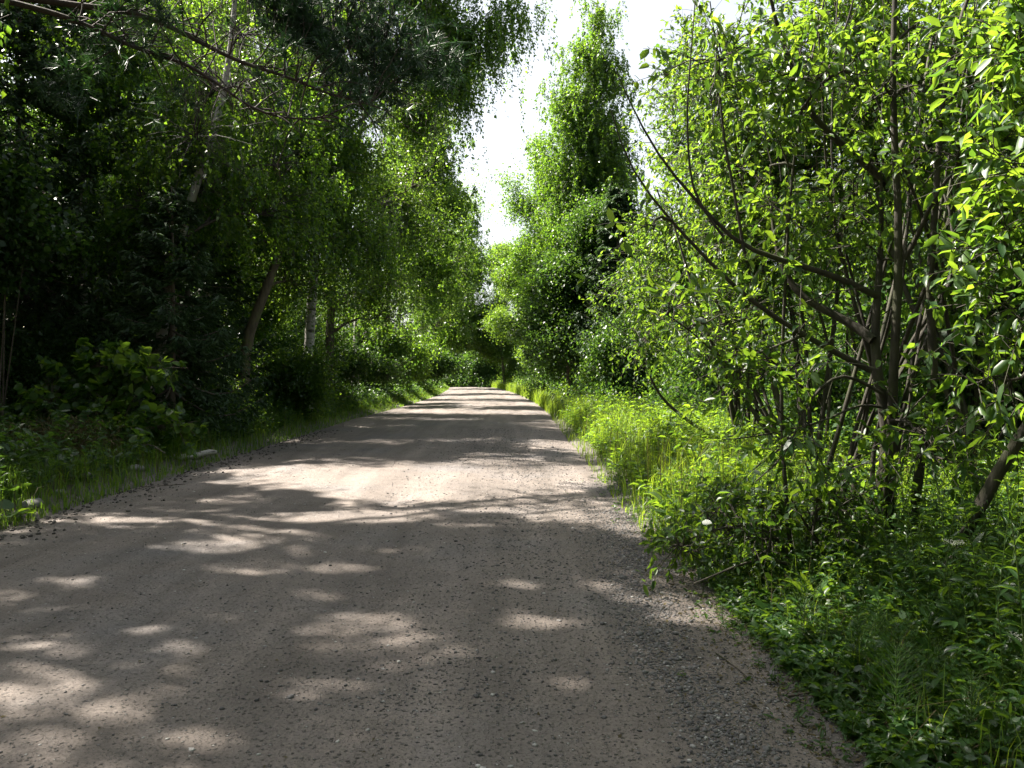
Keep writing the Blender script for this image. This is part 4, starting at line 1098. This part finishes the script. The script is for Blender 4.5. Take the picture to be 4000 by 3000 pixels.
prot = [herb(400 + i, h, nl, ll, .17, label=HL) for i, (h, nl, ll) in enumerate([(1.0, 30, .125), (.85, 26, .115), (1.15, 34, .13), (.6, 20, .11)])]
rg = rng_(401)
spots = []
while len(spots) < 110:
    yv = rg.uniform(3.2, 7.2); xv = float(edge_r(yv)) + rg.uniform(.65, 3.0)
    if xv / yv < .72 and all((xv - q[0]) ** 2 + (yv - q[1]) ** 2 > .012 for q in spots): spots.append((xv, yv))
for i, (xv, yv) in enumerate(spots):
    p = prot[i % 4]
    s = rg.uniform(.7, 1.1) * np.clip((xv - float(edge_r(yv))) / 1.2 + .3, .45, 1)
    if i < 4:
        p.location = base_at(xv, yv); p.rotation_euler = (0, 0, rg.uniform(0, 6.28)); p["group"] = HG
    else:
        dup(p, base_at(xv, yv), rg.uniform(0, 6.28), s, HL, HG)
ML = 'tall leafy stalk standing above the sunlit meadow grass'
for i in range(26):
    yv = rg.uniform(8, 19); xv = float(edge_r(yv)) + rg.uniform(.3, 3.6)
    dup(prot[i % 4], base_at(xv, yv), rg.uniform(0, 6.28), rg.uniform(.8, 1.05), ML, 'tall stalks in the sunlit meadow')

def horsetail(seed):
    rg = rng_(seed); s, l = MB(), MB()
    h = .4; tubes(s, np.stack([np.zeros(6), np.zeros(6), np.linspace(0, h, 6)], -1), np.linspace(.003, .001, 6), 4)
    for k in range(11):
        z = .06 + k * .031; m = 10
        a = np.arange(m) * 6.283 / m + rg.uniform(0, 1)
        L = .17 * (1 - (k / 13) ** 1.6) * rg.uniform(.8, 1.1, m)
        t = np.linspace(0, 1, 4)[None, :, None]
        dr = np.stack([np.cos(a) * .9, np.sin(a) * .9, 0 * a + .42], -1)
        pl = np.array([0, 0, z]) + dr[:, None] * L[:, None, None] * t + np.array([0, 0, .25]) * L[:, None, None] * t ** 2
        tubes(l, pl, np.broadcast_to(np.linspace(.0016, .0008, 4), (m, 4)), 3, tint=rg.random(m))
    r = thing('horsetail', 'x', 'plant'); s.build('stem', M['stem'], r); l.build('branches', M['forb'], r)
    return r
hp = horsetail(3)
hs = [(1.62, 3.3), (1.75, 3.55), (1.72, 3.9), (1.95, 3.6), (1.9, 4.1), (1.62, 4.35), (2.1, 3.95), (1.85, 3.15), (1.72, 8.3), (1.9, 8.5), (2.2, 7.9)]
for i, (xv, yv) in enumerate(hs):
    near = yv < 6
    lab = 'feathery green horsetail at the gravel edge among low herbs' if near else 'feathery horsetail in the sunlit grass beside the road'
    gr = 'horsetails at the near gravel edge' if near else 'horsetails in the sunlit grass'
    if i == 0:
        hp.location = base_at(xv, yv); hp["label"] = lab; hp["group"] = gr
    else: dup(hp, base_at(xv, yv), rg.uniform(0, 6), rg.uniform(.75, 1.15), lab, gr)

def rosette(seed, label, loc, n, ll, wr, tm, el, lm='forb', name='broadleaf_weed', stalk=.06):
    rg = rng_(seed); s, l = MB(), MB()
    az = np.arange(n) * 2.4 + rg.uniform(0, 6); e = rg.normal(el, .2, n)
    ax = np.stack([np.cos(az) * np.cos(e), np.sin(az) * np.cos(e), np.sin(e)], -1)
    t = np.linspace(0, 1, 4)[None, :, None]
    st_ = (ax + np.array([0, 0, .5]))[:, None] * stalk * t
    tubes(s, st_, np.broadcast_to(np.linspace(.004, .002, 4), (n, 4)), 4)
    leaves(l, tm, st_[:, -1], ax, np.array([0, 0, 1.0]) + rg.normal(size=ax.shape) * .2, ll * rg.uniform(.7, 1.1, n), wr, rg.random(n))
    r = thing(name, label, 'plant', base_at(*loc)); s.build('stalks', M['stem'], r); l.build('leaves', M[lm], r)
    return r
rosette(1, 'weed with one large upright oval leaf beside the low willow bush', (1.93, 5.05), 5, .24, .42, LEAF8, .9)
rosette(2, 'broad pale wrinkled leaf lying at the gravel edge, nearest the bare soil', (1.68, 4.85), 4, .2, .8, ROUND, .1, stalk=.04)
rosette(3, 'weed with folded broad leaves at the shoulder behind the horsetails', (1.85, 4.45), 5, .19, .7, ROUND, .3)
rosette(4, 'clump of large toothed pale green leaves in the lower right corner', (2.1, 3.75), 8, .16, .85, MAPLE, .4, stalk=.16)
rosette(5, 'five-fingered leaf plant rising over the dark gap in the lower right herbs', (2.2, 4.3), 7, .2, .8, MAPLE, .5, stalk=.25)
rosette(6, 'bright yellow-green weed with drooping oval leaves at the edge of the sunlit grass', (1.62, 7.7), 9, .17, .42, LEAF8, .6, 'willow_leaf', stalk=.22)
rosette(7, 'dock with big arching leaves in the sunlit grass, behind the bright weed', (2.35, 8.0), 9, .26, .28, LANCE, .7, 'willow_leaf', stalk=.2)
rosette(8, 'coltsfoot with round leaves at the left road edge near the border', (-5.05, 7.9), 9, .16, .95, ROUND, .35, stalk=.12)
rosette(9, 'second coltsfoot behind the first, half under the grass of the left verge', (-5.5, 8.7), 8, .15, .95, ROUND, .4, 'dark_leaf', stalk=.14)

def parsley(label, loc, h):
    rg = rng_(int(h * 100)); s, l, f = MB(), MB(), MB()
    tubes(s, np.array([[0, 0, 0], [.02, 0, h * .5], [.05, .02, h]]), np.array([.004, .003, .002]), 5)
    for k in range(5):
        a = k * 2.2; z = h * (.3 + .12 * k)
        d = np.array([math.cos(a), math.sin(a), .35])
        for q in range(7):
            fr = .05 + .03 * q
            for sg in (-1, 1):
                ax = np.array([[d[0] - sg * d[1] * .9, d[1] + sg * d[0] * .9, .1]])
                leaves(l, LANCE, np.array([[0, 0, z]]) + d * fr, ax, np.array([[0, 0, 1.]]), .085 * (1 - q * .09), .35, .5)
        tubes(s, np.array([[0, 0, z], d * .12 + [0, 0, z], d * .26 + [0, 0, z]]), np.array([.002, .0015, .001]), 4)
    top = np.array([.05, .02, h])
    for k in range(9):
        a = k * 2.4; p = top + np.array([math.cos(a) * .05 * (.4 + k / 9), math.sin(a) * .05 * (.4 + k / 9), .05])
        tubes(s, np.array([top, (top + p) / 2 + [0, 0, -.005], p]), np.array([.0012, .001, .0008]), 3)
        q = p + rg.normal(size=(16, 3)) * np.array([.011, .011, .003])
        leaves(f, LEAF4, q, rg.normal(size=(16, 3)) * [1, 1, .2], np.array([0, 0, 1.]) + rg.normal(size=(16, 3)) * .2, .008, .9, .6)
    r = thing('cow_parsley', label, 'plant', base_at(*loc))
    s.build('stem', M['stem'], r); l.build('leaves', M['forb'], r); f.build('flowers', M['white_petal'], r)
parsley('cow parsley with a small white flower head among the lower right herbs', (2.32, 4.2), .62)
parsley('taller white flowering umbel standing in front of the dark wood behind the meadow', (3.6, 17.5), 1.15)
parsley('short ferny-leaved plant with tiny white flowers in the lower right corner', (2.12, 3.3), .4)

# ------------------------------------------------------------------ stones, clods, sticks
def stone_template(seed):
    phi = (1 + 5 ** .5) / 2
    V = unit(np.array([[-1, phi, 0], [1, phi, 0], [-1, -phi, 0], [1, -phi, 0], [0, -1, phi], [0, 1, phi], [0, -1, -phi], [0, 1, -phi], [phi, 0, -1], [phi, 0, 1], [-phi, 0, -1], [-phi, 0, 1]]))
    F = [[0, 11, 5], [0, 5, 1], [0, 1, 7], [0, 7, 10], [0, 10, 11], [1, 5, 9], [5, 11, 4], [11, 10, 2], [10, 7, 6], [7, 1, 8], [3, 9, 4], [3, 4, 2], [3, 2, 6], [3, 6, 8], [3, 8, 9], [4, 9, 5], [2, 4, 11], [6, 2, 10], [8, 6, 7], [9, 8, 1]]
    return V * rng_(seed).uniform(.75, 1.15, (12, 1)), np.array(F)
def stones(mb, x, y, z, r, rg, flat=.65, tint=None, sink=.3):
    n = len(x)
    q = unit(rg.normal(size=(n, 4))); w_, a, b_, c_ = q.T
    Rm = np.stack([1 - 2 * (b_ * b_ + c_ * c_), 2 * (a * b_ - c_ * w_), 2 * (a * c_ + b_ * w_), 2 * (a * b_ + c_ * w_), 1 - 2 * (a * a + c_ * c_), 2 * (b_ * c_ - a * w_),
                   2 * (a * c_ - b_ * w_), 2 * (b_ * c_ + a * w_), 1 - 2 * (a * a + b_ * b_)], -1).reshape(n, 3, 3)
    T = [stone_template(k) for k in range(6)]
    pick = rg.integers(0, 6, n)
    TV = np.stack([t[0] for t in T])[pick]
    V = np.einsum('nij,nkj->nki', Rm, TV * rg.uniform(.6, 1.2, (n, 1, 3)))
    V = V * r[:, None, None] * np.array([1, 1, flat]) + np.stack([x, y, z + r * flat * (1 - 2 * sink) * .6], -1)[:, None]
    tint = np.clip(rg.beta(2, 3, n), 0, 1) if tint is None else tint
    mb.add(V.reshape(-1, 3), T[0][1][None] + (np.arange(n) * 12)[:, None, None], None, np.repeat(tint, 12))
rg = rng_(500)
mb = MB()
n = 14000   # loose stones over the road
y = 2.2 + 16 * rg.random(n) ** 1.7; x = rc(y) + rg.uniform(-1, 1, n) * HW
k = wob(np.stack([x * 1.6, y * .6], -1), 1.6, 31) + .35 * rg.normal(size=n) > .0
x, y = x[k], y[k]
stones(mb, x, y, rz(x, y), rg.gamma(2.0, .0017, len(x)) + .002, rg, tint=np.clip(rg.beta(1.5, 2.6, len(x)), 0, 1))
n = 26000   # coarser strip right of the middle
y = 3.5 + 17 * rg.random(n) ** 1.4; x = rc(y) + rg.normal(1.7, .75, n)
k = (np.abs(x - rc(y)) < HW) & (wob(np.stack([x * 1.4, y * .5], -1), 1.5, 33) + .5 * rg.normal(size=n) > -.1)
x, y = x[k], y[k]
stones(mb, x, y, rz(x, y), (rg.gamma(2.0, .0016, len(x)) + .002) * (1 + .03 * y), rg, tint=np.clip(rg.beta(1.5, 2.4, len(x)), 0, 1))
n = 7000    # spilt over the shoulder
y = 2.3 + 6 * rg.random(n) ** 1.3; x = edge_r(y) + .2 + rg.normal(size=n) * .17
stones(mb, x, y, np.maximum(rz(x, y), gz(x, y)), rg.gamma(2.0, .0019, n) + .002, rg)
n = 9000   # gravel swept to the right edge
y = 2.3 + 6.5 * rg.random(n) ** 1.3
x = np.interp(y, [2.3, 3.0, 3.6, 4.3, 5.0, 6.0, 9.0], [.98, .88, .87, .80, .83, .95, 1.2]) + rg.normal(size=n) * (.085 + .02 * (y - 2.3)) + .04 * np.sin(y * 4)
stones(mb, x, y, rz(x, y), rg.gamma(2.6, .0019, n) + .002, rg, tint=np.clip(rg.beta(2.4, 2.6, n), 0, 1))
n = 5000   # right shoulder
y = 2.3 + 9 * rg.random(n) ** 1.4; x = edge_r(y) - .35 + rg.normal(size=n) * .22
stones(mb, x, y, np.maximum(rz(x, y), gz(x, y)), rg.gamma(2.0, .002, n) + .002, rg)
n = 420    # pale chips
y = 2.3 + 8 * rg.random(n) ** 1.5; x = rc(y) + rg.uniform(-.9, 1, n) * HW
stones(mb, x, y, rz(x, y), rg.gamma(3, .0022, n) + .004, rg, flat=.35, tint=rg.uniform(.85, 1, n))
tag(mb.build('gravel', M['stone']), 'loose grey gravel scattered over the road and heaped along its right edge', kind='stuff')
mb = MB()
n = 900
y = 7 + 13 * rg.random(n) ** 1.2; x = edge_l(y) + .32 + rg.normal(size=n) * .28
stones(mb, x, y, np.maximum(rz(x, y), gz(x, y)), np.minimum(rg.gamma(2.2, .006, n) + .004, .026), rg, flat=.8)
tag(mb.build('dirt_clods', M['clod']), 'dark crumbled clods of earth along the left road edge', kind='stuff')
# litter of fallen leaves on the right shoulder
mb = MB(); n = 6500
y = 2.5 + 5 * rg.random(n); x = edge_r(y) + .28 + rg.normal(size=n) * .3
pos = np.stack([x, y, np.maximum(gz(x, y), rz(x, y)) + .008], -1)
leaves(mb, LEAF4, pos, rg.normal(size=(n, 3)) * [1, 1, .25], np.array([0, 0, 1.]) + rg.normal(size=(n, 3)) * .3, rg.uniform(.012, .04, n), .42, rg.random(n))
n = 320
y = 2.5 + 14 * rg.random(n) ** 1.5; x = rc(y) + rg.uniform(-1, 1, n) * HW
pos = np.stack([x, y, rz(x, y) + .006], -1)
leaves(mb, LEAF4, pos, rg.normal(size=(n, 3)) * [1, 1, .2], np.array([0, 0, 1.]) + rg.normal(size=(n, 3)) * .3, rg.uniform(.012, .03, n), .5, rg.random(n))
tag(mb.build('leaf_litter', M['dry']), 'dry brown leaf litter on the road and its right shoulder', kind='stuff')

def rock(label, loc, r, seed, mat='pale_rock', name='rock', flat=.6):
    rg = rng_(seed); bm = MB()
    V, F = stone_template(seed)
    # one subdivision with rounding
    vs_, fs, mid = [tuple(v) for v in V], [], {}
    def mp(a, b):
        k_ = (min(a, b), max(a, b))
        if k_ not in mid:
            mid[k_] = len(vs_); m_ = (np.array(vs_[a]) + np.array(vs_[b])) / 2; vs_.append(tuple(m_ * rg.uniform(1.0, 1.18)))
        return mid[k_]
    for a, b_, c_ in F:
        ab, bc, ca = mp(a, b_), mp(b_, c_), mp(c_, a)
        fs += [[a, ab, ca], [b_, bc, ab], [c_, ca, bc], [ab, bc, ca]]
    V = np.array(vs_) * r * np.array([1.25, 1, flat]) * rg.uniform(.85, 1.15, 3)
    o = bm.add(V, fs, None, rng_(seed).random()).build(name, M[mat], loc=(loc[0], loc[1], float(gz(*loc)) + r * flat * .35))
    o.rotation_euler = (0, 0, rg.uniform(0, 6))
    return tag(o, label, 'stone')
rock('grey lump of hard earth at the left road edge, nearest the left border', (-5.25, 8.6), .13, 1)
rock('smaller grey lump between the two larger lumps on the left verge', (-5.35, 9.3), .08, 2)
rock('grey lump of earth half under grass, just before the white log pieces', (-5.55, 10.2), .14, 3)
rock('flat grey lump at the left edge, farthest toward the white log pieces', (-5.45, 11.4), .10, 4)
def log(label, p0, p1, r):
    mb = MB(); q = np.linspace(p0, p1, 7); q[:, 2] += .012 * np.sin(np.arange(7) * 1.7)
    rr = np.full(7, r) * np.array([.75, 1, .95, 1.05, .95, 1, .7]); tubes(mb, q, rr, 10, tint=1.0)
    for e in (0, 6):
        n0 = mb.n; ring = q[e] + np.array([[0, math.cos(t) * rr[e] * .9, math.sin(t) * rr[e] * .9] for t in np.arange(10) * .628])
        mb.add(np.concatenate([ring, q[e:e + 1]]), [[k, (k + 1) % 10, 10] for k in range(10)], tint=1.0)
    o = mb.build('birch_log', M['birch_bark'], smooth=True)
    return tag(o, label, 'log', 'broken birch pieces at the left edge')
a = P(345, 1000, 12.9); log('short broken white birch piece, nearer of the two on the left verge', np.array([-5.78, 12.9, .13]), np.array([-5.55, 12.95, .12]), .045)
log('longer white birch piece lying along the left road edge', np.array([-5.45, 12.8, .10]), np.array([-5.12, 13.6, .13]), .05)
def stick(label, pts, r):
    mb = MB(); q = resample(pts, 10); tubes(mb, q, np.linspace(r, r * .5, 10), 6)
    return tag(mb.build('stick', M['bark'], smooth=True), label, 'stick', 'dry sticks at the road edges')
def on(x, y, h=.008): return np.array([x, y, max(float(gz(x, y)), float(rz(np.array(x), np.array(y)))) + h])
stick('long curved dry stick on the gravel below the horsetails', [on(1.32, 3.75), on(1.5, 3.72, .03), on(1.66, 3.6)], .006)
stick('thin forked twig lying on bare soil right of the gravel band', [on(1.12, 4.3), on(1.18, 4.05), on(1.2, 3.9)], .004)
stick('short straight stick near the bottom right border of the road', [on(1.3, 2.95), on(1.46, 2.85)], .004)
stick('fallen grey branch in the herbs before the willow trunks', [on(2.0, 5.0, .05), on(2.4, 5.1, .12), on(2.9, 5.3, .2)], .012)
stick('dark stick lying across the clods at the left road edge', [on(-4.9, 10.4), on(-4.4, 10.6)], .008)
